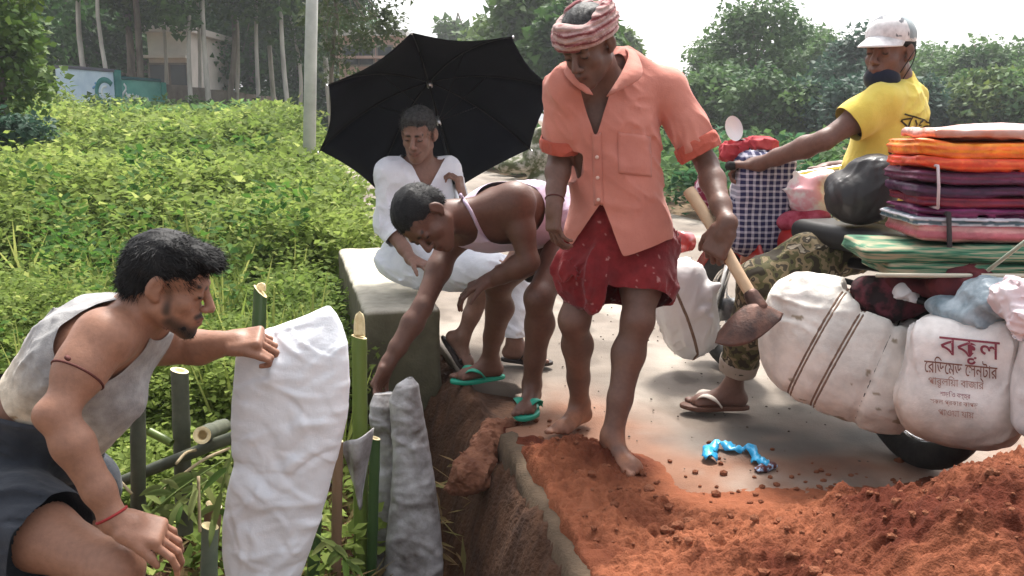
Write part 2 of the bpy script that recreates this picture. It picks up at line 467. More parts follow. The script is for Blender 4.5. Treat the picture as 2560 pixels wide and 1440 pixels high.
H = np.maximum(H, np.where((Y < 3.2) & (e < .2), .022+.02*vnoise(np.stack([X*25, Y*25, X*0], -1), 4), -1)); H = np.where(e < .02, H-.25*sstep(.02, -.035, e+.012*vnoise(np.stack([X*0, Y*20, X*0], -1), 9)), H)
V = np.stack([X, Y, H], -1).reshape(-1, 3); F = gridmesh(370, 320)
keep = (H.ravel()[F].max(1) > -.012) & (e.ravel()[F].min(1) > -.045)
F = F[keep]; u_ = np.unique(F); mp_ = np.full(len(V), -1); mp_[u_] = np.arange(len(u_))
sv = V[u_]; dn = np.clip(.5+.8*fbm(sv*A(2.6, 2.6, 4), 3, 61)+.35*vnoise(sv*A(12, 12, 12), 63), 0, 1)[:, None]
sc_l = lerp(A(.088, .022, .012), A(.265, .092, .047), dn)
M_soilv = mat('red_soil_damp', attr=True, rough=.95, scale=26, detail=8, bump=.006, bscale=140, contrast=(.28, .70), spec=.1)
mk('soil_heap', sv, mp_[F], M_soilv, cols=sc_l, label='heap of loose red soil spread over the road beside the kerb', cat='soil')
# crumbs and clods lying on the soil and the road
def lump_mesh(c, r, seed, n=1):
    bm = bmesh.new(); bmesh.ops.create_icosphere(bm, subdivisions=n, radius=1)
    V = np.array([v.co[:] for v in bm.verts]); F = [[v.index for v in f.verts] for f in bm.faces]; bm.free()
    V = V*(1+.35*vnoise(V*1.6+seed*3.1, seed)[:, None])*np.asarray(r); return V+c, F
parts = []
for k in range(900):
    x = rng.uniform(.0, 2.3); y = rng.uniform(1.4, 3.5)
    if x < float(edge_x(y))+.06: continue
    h = float(soil_h(A(x), A(y))[0])
    if h < -.01 and rng.random() > .03: continue
    r = rng.uniform(.004, .012)*(1.6 if rng.random() < .12 else 1)
    parts.append(lump_mesh(A(x, y, max(h, 0)+r*.3), A(r, r*rng.uniform(.7, 1.2), r*.75), k))
for k in range(30):
    x = rng.uniform(.05, 1.9); y = rng.uniform(1.7, 3.0)
    h = float(soil_h(A(x), A(y))[0])
    if x < float(edge_x(y))+.08 or h < .015: continue
    r = rng.uniform(.012, .026); parts.append(lump_mesh(A(x, y, h+r*.1), A(r, r*rng.uniform(.7, 1.2), r*.7), k+900, 2))
V, F = join(parts); mk('soil_crumbs', V, F, M_soil, smooth=False, kind='stuff')

# ---- big reddish clod breaking out of the bank below the road edge
s = SDF(); c = P(1178, 1185, 3.18)
s.ell(c, (.085, .09, .075), k=.03); s.ell(c+A(.05, .02, .03), (.07, .07, .05), k=.03); s.ell(c+A(-.05, 0, -.04), (.06, .06, .04), k=.03)
s.cone(c+A(.02, .05, .04), c+A(.1, .25, .06), .05, .08, .04)
s.disp = lambda p: .020*fbm(p*20, 3, 3)+.012*np.abs(fbm(p*50, 3, 5))
V, F = s.mesh(.006); mk('soil_clod', V, F, M_clod, label='rough reddish soil clod sticking out of the washed-out bank', cat='soil clod')

# ---- parapet block the man sits on
pA, pB = A(-.70, 4.08), A(-1.22, 6.15); d = (pB-pA)/np.linalg.norm(pB-pA); n_ = A(d[1], -d[0])
L = np.linalg.norm(pB-pA); wd = .37; htop = .315
R = np.stack([A(n_[0], n_[1], 0), A(d[0], d[1], 0), A(0, 0, 1)], 1)
mid = A(*(pA+d*L/2+n_*wd/2), 0)
s = SDF(); zb = -.75
s.box(A(mid[0], mid[1], (htop+zb)/2), (wd/2, L/2, (htop-zb)/2), R, .022, .01)
s.disp = lambda p: .006*fbm(p*9, 3, 2)+.003*fbm(p*40, 2, 6)+.02*np.clip(vnoise(p*11, 12)-.55, 0, 1)
V, F = s.mesh(.019, 1)
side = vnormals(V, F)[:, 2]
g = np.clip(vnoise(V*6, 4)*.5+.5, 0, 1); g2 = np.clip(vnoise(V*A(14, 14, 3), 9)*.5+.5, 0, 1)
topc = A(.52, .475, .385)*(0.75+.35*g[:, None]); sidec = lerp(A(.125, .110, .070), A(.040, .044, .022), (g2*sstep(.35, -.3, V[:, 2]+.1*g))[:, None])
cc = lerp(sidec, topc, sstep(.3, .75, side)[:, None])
M_par = mat('parapet_concrete_stained', attr=True, rough=.9, scale=14, bump=.004, bscale=80, contrast=(.3, .7))
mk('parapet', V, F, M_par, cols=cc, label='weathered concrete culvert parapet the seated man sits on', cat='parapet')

# ---- vegetation -------------------------------------------------------------
M_leaf = mat('leaf', attr=True, rough=.7, scale=3, trans=.52, spec=.12)
M_treeleaf = mat('tree_leaf', attr=True, rough=.6, scale=1.2, trans=.35, spec=.2)
M_bark = mat('bark', (.10, .08, .06), .9, (.22, .19, .15), 6, 6, bump=.01, bscale=20, stretch=(1, 1, .2))
M_palebark = mat('pale_bark', (.30, .28, .24), .85, (.55, .52, .46), 3, 6, bump=.006, bscale=20, stretch=(1, 1, .25))
def leaves(C, D, N, ln, wd, cols, fold=.25, tri=False):
    """diamond leaves folded along the midrib: base C, direction D, normal N"""
    Wd = np.cross(D, N); ln = ln[:, None]; wd = wd[:, None]
    if tri:                                          # far away: one face per leaf
        V = np.stack([C+D*ln*.25+Wd*wd*1.25, C+D*ln*.12-Wd*wd*1.25, C+D*ln*1.05], 1).reshape(-1, 3)
        return V, np.arange(len(V)).reshape(-1, 3), np.repeat(cols, 3, 0)
    b = C; t = C+D*ln; l = C+D*ln*.45+Wd*wd+N*wd*fold; r = C+D*ln*.45-Wd*wd+N*wd*fold
    V = np.stack([b, r, t, l], 1).reshape(-1, 3); i = np.arange(len(C))*4
    F = np.concatenate([np.stack([i, i+1, i+2], 1), np.stack([i, i+2, i+3], 1)])
    return V, F, np.repeat(cols, 4, 0)
def unit(v): return v/(np.linalg.norm(v, axis=1)[:, None]+1e-9)

def field_veg(name, pts, hts, per, lsz, colf, seed, tri=False):
    r = np.random.default_rng(seed); n = len(pts)
    k = per; C0 = np.repeat(pts, k, 0); H = np.repeat(hts, k); Lz = np.repeat(lsz, k)
    t = r.beta(2.6, 1.25, n*k); ang = r.uniform(0, 2*math.pi, n*k)
    lean = np.repeat(r.normal(0, .22, (n, 2)), k, 0)
    rad = (.10+.30*t*(1.12-t))*H*r.uniform(.25, 1.15, n*k)
    C = C0.copy(); C[:, 0] += lean[:, 0]*H*t+np.cos(ang)*rad; C[:, 1] += lean[:, 1]*H*t+np.sin(ang)*rad; C[:, 2] += H*t
    D = unit(np.stack([np.cos(ang), np.sin(ang), r.uniform(-.45, .65, n*k)], 1)+r.normal(0, .35, (n*k, 3)))
    N = unit(np.cross(np.cross(D, A(0, 0, 1)+r.normal(0, .35, (n*k, 3))), D))
    ln = Lz*r.uniform(.6, 1.3, n*k); wd = ln*r.uniform(.26, .40, n*k)
    V, F, c = leaves(C, D, N, ln, wd, colf(C, t, r), tri=tri)
    return mk(name, V, F, M_leaf, cols=c, smooth=False, kind='stuff')
def weed_col(C, t, r):
    a = vnoise(C*A(.9, .9, .9), 41)[:, None]*.5+.5; b = r.random((len(C), 1))
    c = lerp(A(.085, .150, .028), A(.30, .375, .092), np.clip(a*.7+b*.45, 0, 1))
    c = lerp(c, A(.46, .50, .16), (r.random((len(C), 1)) < .06)*.7)
    cool = (vnoise(C*A(.55, .55, .5)+9, 43)[:, None] > .35)
    return np.where(cool, c*A(.55, .78, 1.0), c)
# weed field: denser in screen terms near the camera
N1 = 23000
Yd = np.exp(rng.uniform(math.log(2.9), math.log(24), N1))
u = rng.uniform(-.66, .02, N1); Xd = u*Yd*1.02
keep = (Xd < edge_x(Yd)-.06-np.where(Yd < 3.9, .75, np.where(Yd < 6.3, .50, .1)))
keep &= (Yd > 3.3) | (rng.random(N1) < .35)
Xd, Yd = Xd[keep], Yd[keep]
pts = np.stack([Xd, Yd, ground_z(Xd, Yd)-.03], 1)
hh = (.42+.33*sstep(4, 10, Yd)+.28*vnoise(pts*A(.7, .7, 0), 12)+.20*vnoise(pts*A(2.2, 2.2, 0), 14))
hh = np.clip(hh, .18, 1.2)*rng.uniform(.75, 1.2, len(pts))
hh *= np.where(Yd < 3.6, .55, 1.0)
fw = Yd > 9
field_veg('weeds', pts[~fw], hh[~fw], 28, np.clip(.0088*Yd[~fw], .034, .13), weed_col, 5)
field_veg('far_weeds', pts[fw], hh[fw], 28, np.clip(.0088*Yd[fw], .034, .13), weed_col, 55, tri=True)
# taller weeds of other kinds: grass blades and dark broad-leaved clumps
N4 = 330; Yd = np.exp(rng.uniform(math.log(3.4), math.log(22), N4)); Xd = rng.uniform(-.64, 0, N4)*Yd
kp = Xd < edge_x(Yd)-np.where(Yd < 6.3, .62, .2); pts = np.stack([Xd, Yd, ground_z(Xd, Yd)+.12], 1)[kp]; n = len(pts)*7
Cg = np.repeat(pts, 7, 0)+rng.normal(0, .05, (n, 3))*A(1, 1, 0); Dg = unit(rng.normal(0, .30, (n, 3))+A(0, 0, 1)); Ng = unit(np.cross(Dg, rng.normal(0, 1, (n, 3))))
lg = rng.uniform(.25, .60, n)*(1+.02*Cg[:, 1]); V, F, c = leaves(Cg, Dg, Ng, lg, .006+.0010*Cg[:, 1], lerp(A(.13, .19, .035), A(.38, .40, .12), rng.random((n, 1))))
mk('tall_grass', V, F, M_leaf, cols=c, smooth=False, kind='stuff')
N5 = 90; Yd = np.exp(rng.uniform(math.log(3.8), math.log(18), N5)); Xd = rng.uniform(-.62, 0, N5)*Yd; kp = Xd < edge_x(Yd)-.7
pts = np.stack([Xd, Yd, ground_z(Xd, Yd)], 1)[kp]
field_veg('broadleaf_weeds', pts, rng.uniform(.65, 1.05, len(pts)), 60, np.clip(.012*pts[:, 1], .05, .16), lambda C, t, r: lerp(A(.035, .10, .018), A(.10, .20, .035), r.random((len(C), 1))), 77)
# low creepers at the foot of the stakes
N2 = 260; Yd = rng.uniform(2.4, 4.2, N2); Xd = rng.uniform(-1.75, -.45, N2)
pts = np.stack([Xd, Yd, ground_z(Xd, Yd)+.02], 1); keep = Xd < edge_x(Yd)-.45; pts = pts[keep]
field_veg('ground_creeper', pts, rng.uniform(.05, .2, len(pts)), 12, np.full(len(pts), .055), weed_col, 6)
# verge beyond the far side of the road
N3 = 900; Yd = np.exp(rng.uniform(math.log(6), math.log(40), N3)); Xd = edge_x(Yd)+4.35+np.abs(rng.normal(0, 4, N3))
pts = np.stack([Xd, Yd, ground_z(Xd, Yd)-.03], 1)
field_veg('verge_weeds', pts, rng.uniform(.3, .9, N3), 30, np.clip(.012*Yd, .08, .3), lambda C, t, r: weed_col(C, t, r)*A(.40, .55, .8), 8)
# grassy left verge far along the road
N3 = 900; Yd = np.exp(rng.uniform(math.log(6.4), math.log(40), N3)); Xd = edge_x(Yd)-.1-np.abs(rng.normal(0, 1.5, N3))
pts = np.stack([Xd, Yd, ground_z(Xd, Yd)-.03], 1)
field_veg('roadside_weeds', pts, rng.uniform(.35, .9, N3), 30, np.clip(.012*Yd, .07, .3), weed_col, 18)

def tree(name, label, base, h, crown_c, crown_r, nleaf, lsz, c1, c2, seed, trunk_r=.12, pale=False, group=None, nclump=26, limbs=9, sparse=1.0, lean=(0, 0), cat='tree'):
    r = np.random.default_rng(seed); base = np.asarray(base, float)
    t = thing(name, label, cat, base, group)
    top = base+A(lean[0]*h, lean[1]*h, h)
    m = M_palebark if pale else M_bark
    tr = spline([base-A(0, 0, .2), lerp(base, top, .35)+A(*r.normal(0, .02*h, 2), 0), lerp(base, top, .7)+A(*r.normal(0, .02*h, 2), 0), top], 14)
    parts = [tube(tr, np.linspace(trunk_r, trunk_r*.28, 14), 8)]
    cc = base+np.asarray(crown_c, float); cr = np.asarray(crown_r, float)
    d = unit(r.normal(0, 1, (nclump, 3))); rad = r.uniform(.35, 1, nclump)**.6
    cl = cc+d*rad[:, None]*cr
    for k in range(min(limbs, nclump)):
        a = tr[r.integers(6, 14)]; b = cl[k]; mid_ = lerp(a, b, .5)+A(0, 0, -.06*h*r.random())
        parts.append(tube(spline([a, mid_, b], 8), np.linspace(trunk_r*.35, trunk_r*.07, 8), 5))
    V, F = join(parts); mk('trunk', V, F, m, t)
    ci = r.integers(0, nclump, nleaf); sz = r.uniform(.55, 1.15, nclump)[ci][:, None]
    off = unit(r.normal(0, 1, (nleaf, 3)))*(r.random((nleaf, 1))**.45)
    C = cl[ci]+off*sz*cr.mean()*.42*sparse*A(1.1, 1.1, .8)
    D = unit(r.normal(0, 1, (nleaf, 3))*A(1, 1, .6)+off*.6-A(0, 0, .25)); N = unit(np.cross(np.cross(D, off+A(0, 0, .8)+r.normal(0, .5, (nleaf, 3))), D))
    shade = np.clip(r.normal(.5, .22, nclump)[ci]+r.normal(0, .15, nleaf), 0, 1)[:, None]
    col = lerp(np.asarray(c1), np.asarray(c2), shade)
    ln = lsz*r.uniform(.6, 1.35, nleaf); V, F, c = leaves(C, D, N, ln, ln*r.uniform(.28, .45, nleaf), col, tri=base[1] > 15)
    mk('crown', V, F, M_treeleaf, t, cols=c, smooth=False)
    return t
DK, MD, LT = (.028, .075, .020), (.085, .165, .036), (.15, .22, .055)
def base_at(px, Y): 
    x = (px-1280)/FPX*Y*1.0; return A(x, Y, float(ground_z(A(x), A(Y))[0]))
# big leafy shrub tree at the left frame edge
tree('leafy_tree', 'large dense leafy tree at the left edge beside the weed field', base_at(20, 13.5), 3.4, (-.55, 0, 2.5), (1.05, 1.2, 2.1), 15000, .13, MD, (.14, .20, .04), 11, .12, nclump=60, limbs=12)
tree('leafy_tree', 'low dark blue-green bush under the large leafy tree', base_at(40, 12.3), .8, (-.3, 0, .7), (.9, .7, .65), 5000, .10, (.035, .085, .055), (.08, .16, .10), 12, .05, nclump=30, limbs=6)
# eucalyptus stand behind the boundary wall: trunks one can tell apart
stand = [(250, 34, .12), (310, 33, .09), (340, 36, .20), (372, 35, .16), (430, 38, .09), (492, 33, .10), (512, 37, .08), (540, 34, .12), (572, 36, .14), (600, 39, .10), (660, 36, .10), (700, 40, .12), (738, 35, .11), (748, 38, .10), (840, 40, .14)]
whr = ['leftmost', 'second', 'third', 'fourth', 'fifth', 'sixth', 'seventh', 'eighth', 'ninth', 'tenth', 'eleventh', 'twelfth', 'thirteenth', 'fourteenth', 'fifteenth']
for i, (px, Y_, tr_) in enumerate(stand):
    h = 11+2*math.sin(i*2.3); dark = i in (2, 3, 8)
    tree('eucalyptus_tree', ('dark' if dark else 'pale')+' tall trunk behind the painted wall, '+(whr[i] if i == 0 else whr[i]+' counting from the left'), base_at(px, Y_), h,
         (math.sin(i)*.4, 0, h*.72), (1.7, 1.5, h*.30), 4200, .24, DK, MD, 100+i, tr_, pale=not dark, group='tall trees behind the painted wall', nclump=34, limbs=8, lean=(.01*math.sin(i*1.7), 0))
# dense dark trees further back fill the wood
for i, (px, Y_, h) in enumerate([(120, 46, 11), (230, 44, 9), (330, 52, 13), (520, 52, 12), (640, 48, 12), (760, 50, 11), (690, 58, 14), (440, 60, 14), (200, 56, 14), (60, 38, 9), (860, 62, 10)]):
    tree('forest_tree', 'dense dark green tree far back in the wood, near '+['the left edge', 'the blue panel', 'the dark trunks', 'the pale trunks', 'the wall end', 'the concrete pole', 'the pale pole trunks', 'the pale house', 'the high left crowns', 'the leafy tree', 'the slim branches'][i],
         base_at(px, Y_), h, (0, 0, h*.55), (3.2, 2.5, h*.42), 7500, .30, (.022, .070, .016), (.075, .185, .040), 200+i, .18, group='dense trees behind the tall trunks', nclump=44, limbs=6)
# undergrowth closing the view under the far crowns
for i, (px, Y_) in enumerate([(430, 50), (530, 47), (620, 46), (700, 48), (780, 47), (870, 52)]):
    tree('far_bush', 'low dark bush under the far trees, seen '+['below the pale house', 'between the pale trunks', 'over the wall end', 'left of the concrete pole', 'right of the concrete pole', 'left of the pink house'][i],
         base_at(px, Y_)-A(0, 0, .3), 1.6, (0, 0, 1.2), (2.4, 1.2, 1.3), 2600, .28, (.026, .075, .018), (.075, .18, .04), 350+i, .06, group='undergrowth under the far trees', nclump=24, limbs=4, cat='bush')
# bushes at the foot of the wall
for i, (px, Y_) in enumerate([(330, 27), (420, 28), (520, 29.5), (600, 31), (690, 33), (250, 26), (770, 30)]):
    tree('dark_bush', 'dark green bush at the foot of the painted wall, '+['below the script', 'below the teal post', 'below the bare wall', 'near the wall end', 'past the wall end', 'below the round logo', 'beside the concrete pole'][i],
         base_at(px, Y_)-A(0, 0, .1), .7, (0, 0, .55), (1.5, .6, .55), 2600, .15, (.035, .08, .026), (.09, .16, .04), 300+i, .04, group='bushes along the wall', nclump=20, limbs=4, cat='bush')
# slim tree with bare twigs left of the umbrella
tree('slim_tree', 'slim tree with sparse feathery twigs reaching over the umbrella', base_at(850, 17), 5.2, (.35, 0, 3.6), (.95, .8, 1.8), 2600, .10, (.05, .075, .03), (.10, .13, .05), 401, .06, nclump=34, limbs=26, sparse=.8)
# trees along the road behind the umbrella and the turban
for i, (px, Y_, h, rx, c1, c2) in enumerate([(1150, 70, 9.0, 2.2, MD, (.07, .12, .04)), (1215, 55, 6.8, 2.4, MD, LT), (1330, 40, 7.6, 2.2, MD, (.075, .13, .03)), (1420, 34, 5.6, 1.6, DK, MD), (1545, 60, 6.6, 1.2, MD, LT), (1260, 90, 9.5, 3, DK, MD)]):
    tree('roadside_tree', ['small round-topped tree over the umbrella top', 'feathery tree over the top right umbrella panel', 'bright green tree between umbrella and turban', 'dark tree right behind the turbaned head', 'tree showing a tuft right of the turban', 'hazy tree far along the road behind the umbrella'][i],
         base_at(px, Y_), h, (0, 0, h*.6), (rx, rx, h*.38), 5200, .26+.003*Y_, c1, c2, 420+i, .14, group='trees along the road', nclump=34, limbs=8)
# tree line on the right
line = [(1790, 46, 6.6, 1.7), (1865, 40, 8.2, 2.0), (1965, 50, 7.6, 2.3), (2050, 44, 5.8, 2.2), (2130, 38, 5.6, 2.0), (2300, 52, 5.8, 2.8), (2400, 44, 5.6, 2.4), (2510, 48, 5.6, 2.8), (2600, 40, 5.2, 2.2), (2460, 34, 3.2, 1.8), (2220, 58, 6.4, 3.0), (2350, 36, 3.2, 1.8), (1800, 36, 3.8, 1.8), (1930, 34, 3.4, 2.0), (2080, 33, 3.2, 1.8), (2560, 33, 3.0, 1.8), (1755, 60, 5.4, 2.0), (2200, 34, 3.4, 1.8), (1680, 40, 3.0, 1.6)]
lab = ['first of the tree line, behind the orange sleeve', 'tallest tree of the line, right of the orange sleeve', 'broad tree over the red bundle', 'rounded tree left of the dark mask', 'dark bluish tree right behind the capped face', 'far tree just right of the cap', 'rounded tree above the cloth stack', 'broad tree above the right end of the cloth stack', 'tree cut by the right frame edge', 'bright low tree over the cloth stack', 'hazy far tree behind the cap', 'low bush left above the cloth stack', 'low tree behind the round mirror', 'low bush over the reaching arm', 'dark bush behind the yellow sleeve', 'low bush at the right edge over the cloth stack', 'hazy far tree at the start of the line', 'dark bush behind the yellow back', 'low bush behind the orange shirt']
for i, (px, Y_, h, rx) in enumerate(line):
    hz = i in (4, 14, 17)
    h *= .74; tree('hazy_tree', lab[i], base_at(px, Y_), h, (0, 0, h*.52), (rx*1.05, rx, h*.50), 7000, .15+.0024*Y_, (.035, .075, .055) if hz else (.05, .11, .040), (.075, .15, .09) if hz else ((.20, .26, .06) if i == 9 else (.13, .225, .068)), 500+i, .16, group='tree line beyond the road', nclump=46, limbs=6)

# ---- boundary wall with painted panels
wl0, wl1 = P(150, 215, 29.0), P(700, 268, 43.0)
wdv = nrm((wl1-wl0)*A(1, 1, 0)); wnv = A(wdv[1], -wdv[0], 0)
Lw = np.linalg.norm((wl1-wl0)[:2]); wall = thing('boundary_wall', 'long low boundary wall with painted panels in front of the wood', 'wall', wl0*A(1, 1, 0)+A(0, 0, .5))
Rw = np.stack([wdv, wnv, A(0, 0, 1)], 1)
M_wpale = mat('panel_paint', (.42, .55, .66), .8, (.58, .70, .78), 1.5, 4); M_teal = mat('teal_paint', (.02, .16, .15), .8, (.05, .23, .20), 2, 4)
M_green = mat('green_paint', (.05, .25, .20), .8, (.12, .36, .30), 1.2, 4); M_bare = mat('bare_wall', (.09, .07, .055), .9, (.20, .17, .14), 1.2, 6)
M_white = mat('white_paint', (.66, .72, .72), .8)
def wallp(name, a, b, z0, z1, m, th=.12, dy=0):
    V, F = boxm(wl0+wdv*(a+b)/2-wnv*0+wnv*dy+A(0, 0, -wl0[2]+(z0+z1)/2), ((b-a)/2, th, (z1-z0)/2), Rw); return mk(name, V, F, m, wall, smooth=False)
def wtop(s_): return lerp(2.86, 2.35, s_/Lw)
# distances along the wall for picture columns
def wcol(px):
    best = min(np.linspace(0, Lw, 400), key=lambda q: abs(1280+FPX*((wl0+wdv*q)[0]/((wl0+wdv*q)[1]*CT))-px)); return float(best)
c0, c1_, c2_, c3_, c4_, c5_ = [wcol(q) for q in (150, 284, 300, 400, 412, 690)]
wallp('panel', c0, c1_, .6, 2.82, M_wpale); wallp('post', c1_, c2_, .6, 2.90, M_teal, .18); wallp('panel', c2_, c3_, .6, 2.60, M_green)
wallp('post', c3_, c4_, .6, 2.58, M_green, .18)
q = np.linspace(c4_, c5_, 7)
for a, b in zip(q[:-1], q[1:]): wallp('panel', a, b-.03, .6, wtop((a+b)/2)-.12, M_bare)
wallp('coping', c0, c1_+.02, 2.825, 2.92, mat('coping', (.10, .10, .12), .9), .17)
wallp('coping', c2_+.05, c3_, 2.605, 2.70, mat('teal_coping', (.02, .09, .10), .9), .17)
def wmark(name, pts, r, m, parent, n):                # flat paint: a tube pressed onto the wall face
    V, F = tube(pts, r, n); k = (V-wl0)@wnv-.122; V = V-wnv*(k*.97)[:, None]; return mk(name, V, F, m, parent)
# painted marks: three short strokes and a round open-ring logo on the pale panel, white script on the green one
def wpt(s_, z): return wl0*A(1, 1, 0)+wdv*s_+wnv*.135+A(0, 0, z)
cx = wcol(262); rr = .42; ring = [wpt(cx+rr*math.cos(a)*1.05, 2.12+rr*math.sin(a)) for a in np.linspace(.7, 2*math.pi-.5, 24)]
wmark('painted_ring', ring, .11, M_teal, wall, 6)
wmark('painted_ring', [wpt(cx+.2*math.cos(a), 2.12+.2*math.sin(a)) for a in np.linspace(1.2, 4.4, 10)], .05, M_white, wall, 6)
M_blue = mat('blue_paint', (.12, .30, .52), .8)
for k in range(3):
    wmark('painted_stroke', [wpt(wcol(236)+.12*math.sin(q*5+k), 2.42-k*.3-.2*q) for q in np.linspace(0, 1, 6)], .045, M_blue, wall, 5)
sx = np.linspace(wcol(312), wcol(372), 40)
wmark('painted_script', [wpt(a, 2.05-.22*(i/39)+.10*math.sin(i*1.3)+.05*math.sin(i*2.9)) for i, a in enumerate(sx)], .05, M_white, wall, 5)
wmark('painted_script', [wpt(wcol(308)+.12*math.sin(i), 2.45-.09*i) for i in range(7)], .05, M_white, wall, 5)

# ---- houses behind the trees
def house(label, px, py_top, py_bot, Y_, wpx, col_, roofc, wins):
    c = P(px, (py_top+py_bot)/2, Y_); w = wpx/FPX*Y_/2; h = (py_bot-py_top)/FPX*Y_
    z0 = float(ground_z(A(c[0]), A(Y_))[0]); z1 = c[2]+h/2
    t = thing('house', label, 'house', A(c[0], Y_, z0))
    mw = mat('house_wall', col_, .85, tuple(np.array(col_)*.8), 1, 4)
    V, F = boxm(A(c[0], Y_+3, (z0+z1)/2), (w, 3, (z1-z0)/2)); mk('wall', V, F, mw, t, smooth=False)
    V, F = boxm(A(c[0], Y_+3, z1+.14), (w+.35, 3.35, .14)); mk('roof', V, F, mat('house_roof', roofc, .85), t, smooth=False)
    V, F = boxm(A(c[0], Y_-.30, z1-1.1), (w+.1, .29, .06)); mk('ledge', V, F, mw, t, smooth=False)
    for fx, fz in wins:
        cw = A(c[0]+fx*w, Y_-.03, z1-fz); wo_ = mk('window', *boxm(cw, (.45, .025, .55)), mat('window_frame', (.25, .22, .2), .7), t, smooth=False)
        mk('pane', *boxm(cw-A(0, .03, 0), (.36, .008, .46)), mat('pane_glass', (.05, .06, .07), .15, spec=.6), wo_, smooth=False)
    return t
house('pale cream house glimpsed between the tall trunks', 420, 85, 200, 42, 95, (.80, .74, .68), (.55, .5, .46), [(-.55, 1.9), (.5, 1.9)])
house('small pinkish house left behind the painted wall', 295, 150, 200, 50, 70, (.42, .33, .33), (.2, .16, .15), [(.1, 1.3)])
house('pink and white house left of the umbrella', 925, 95, 250, 48, 150, (.62, .42, .36), (.62, .60, .58), [(-.6, 1.0), (-.1, 1.0), (.5, 1.0), (-.5, 2.6)])

# ---- concrete pole
pb = base_at(768, 12.0); pt_ = P(786, -260, 12.0); pt_[1] = 12.0
M_pole = mat('pole_concrete', (.40, .40, .37), .85, (.54, .54, .50), 4, 5, bump=.003, bscale=60)
mk('concrete_pole', *tube([pb-A(0, 0, .3), lerp(pb, pt_, .5), pt_], [.088, .08, .072], 14), M_pole, label='plain grey concrete pole rising from the weed field', cat='pole')
# ================================================================== PEOPLE TOOLKIT
M_skin = mat('skin', attr=True, rough=.50, scale=70, spec=.38, bump=.0005, bscale=220, bump2=.0010, b2scale=60, contrast=(.2, .8))
M_hair = mat('hair', (.008, .008, .009), .6, (.016, .015, .015), 60, 4, spec=.18, bump=.002, bscale=150)
M_grey = mat('greying_hair', (.022, .022, .022), .6, (.085, .083, .08), 70, 4, spec=.2, bump=.002, bscale=150)
def cloth(name, c, c2=None, sc=6, rough=.85, bump=.0012, bs=260, b2=.004, b2s=22, **k):
    c2 = tuple(np.array(c)*.78) if c2 is None else c2
    return mat(name, c, rough, c2, sc, 5, bump=bump, bscale=bs, bump2=b2, b2scale=b2s, sheen=.15, spec=.15, **k)

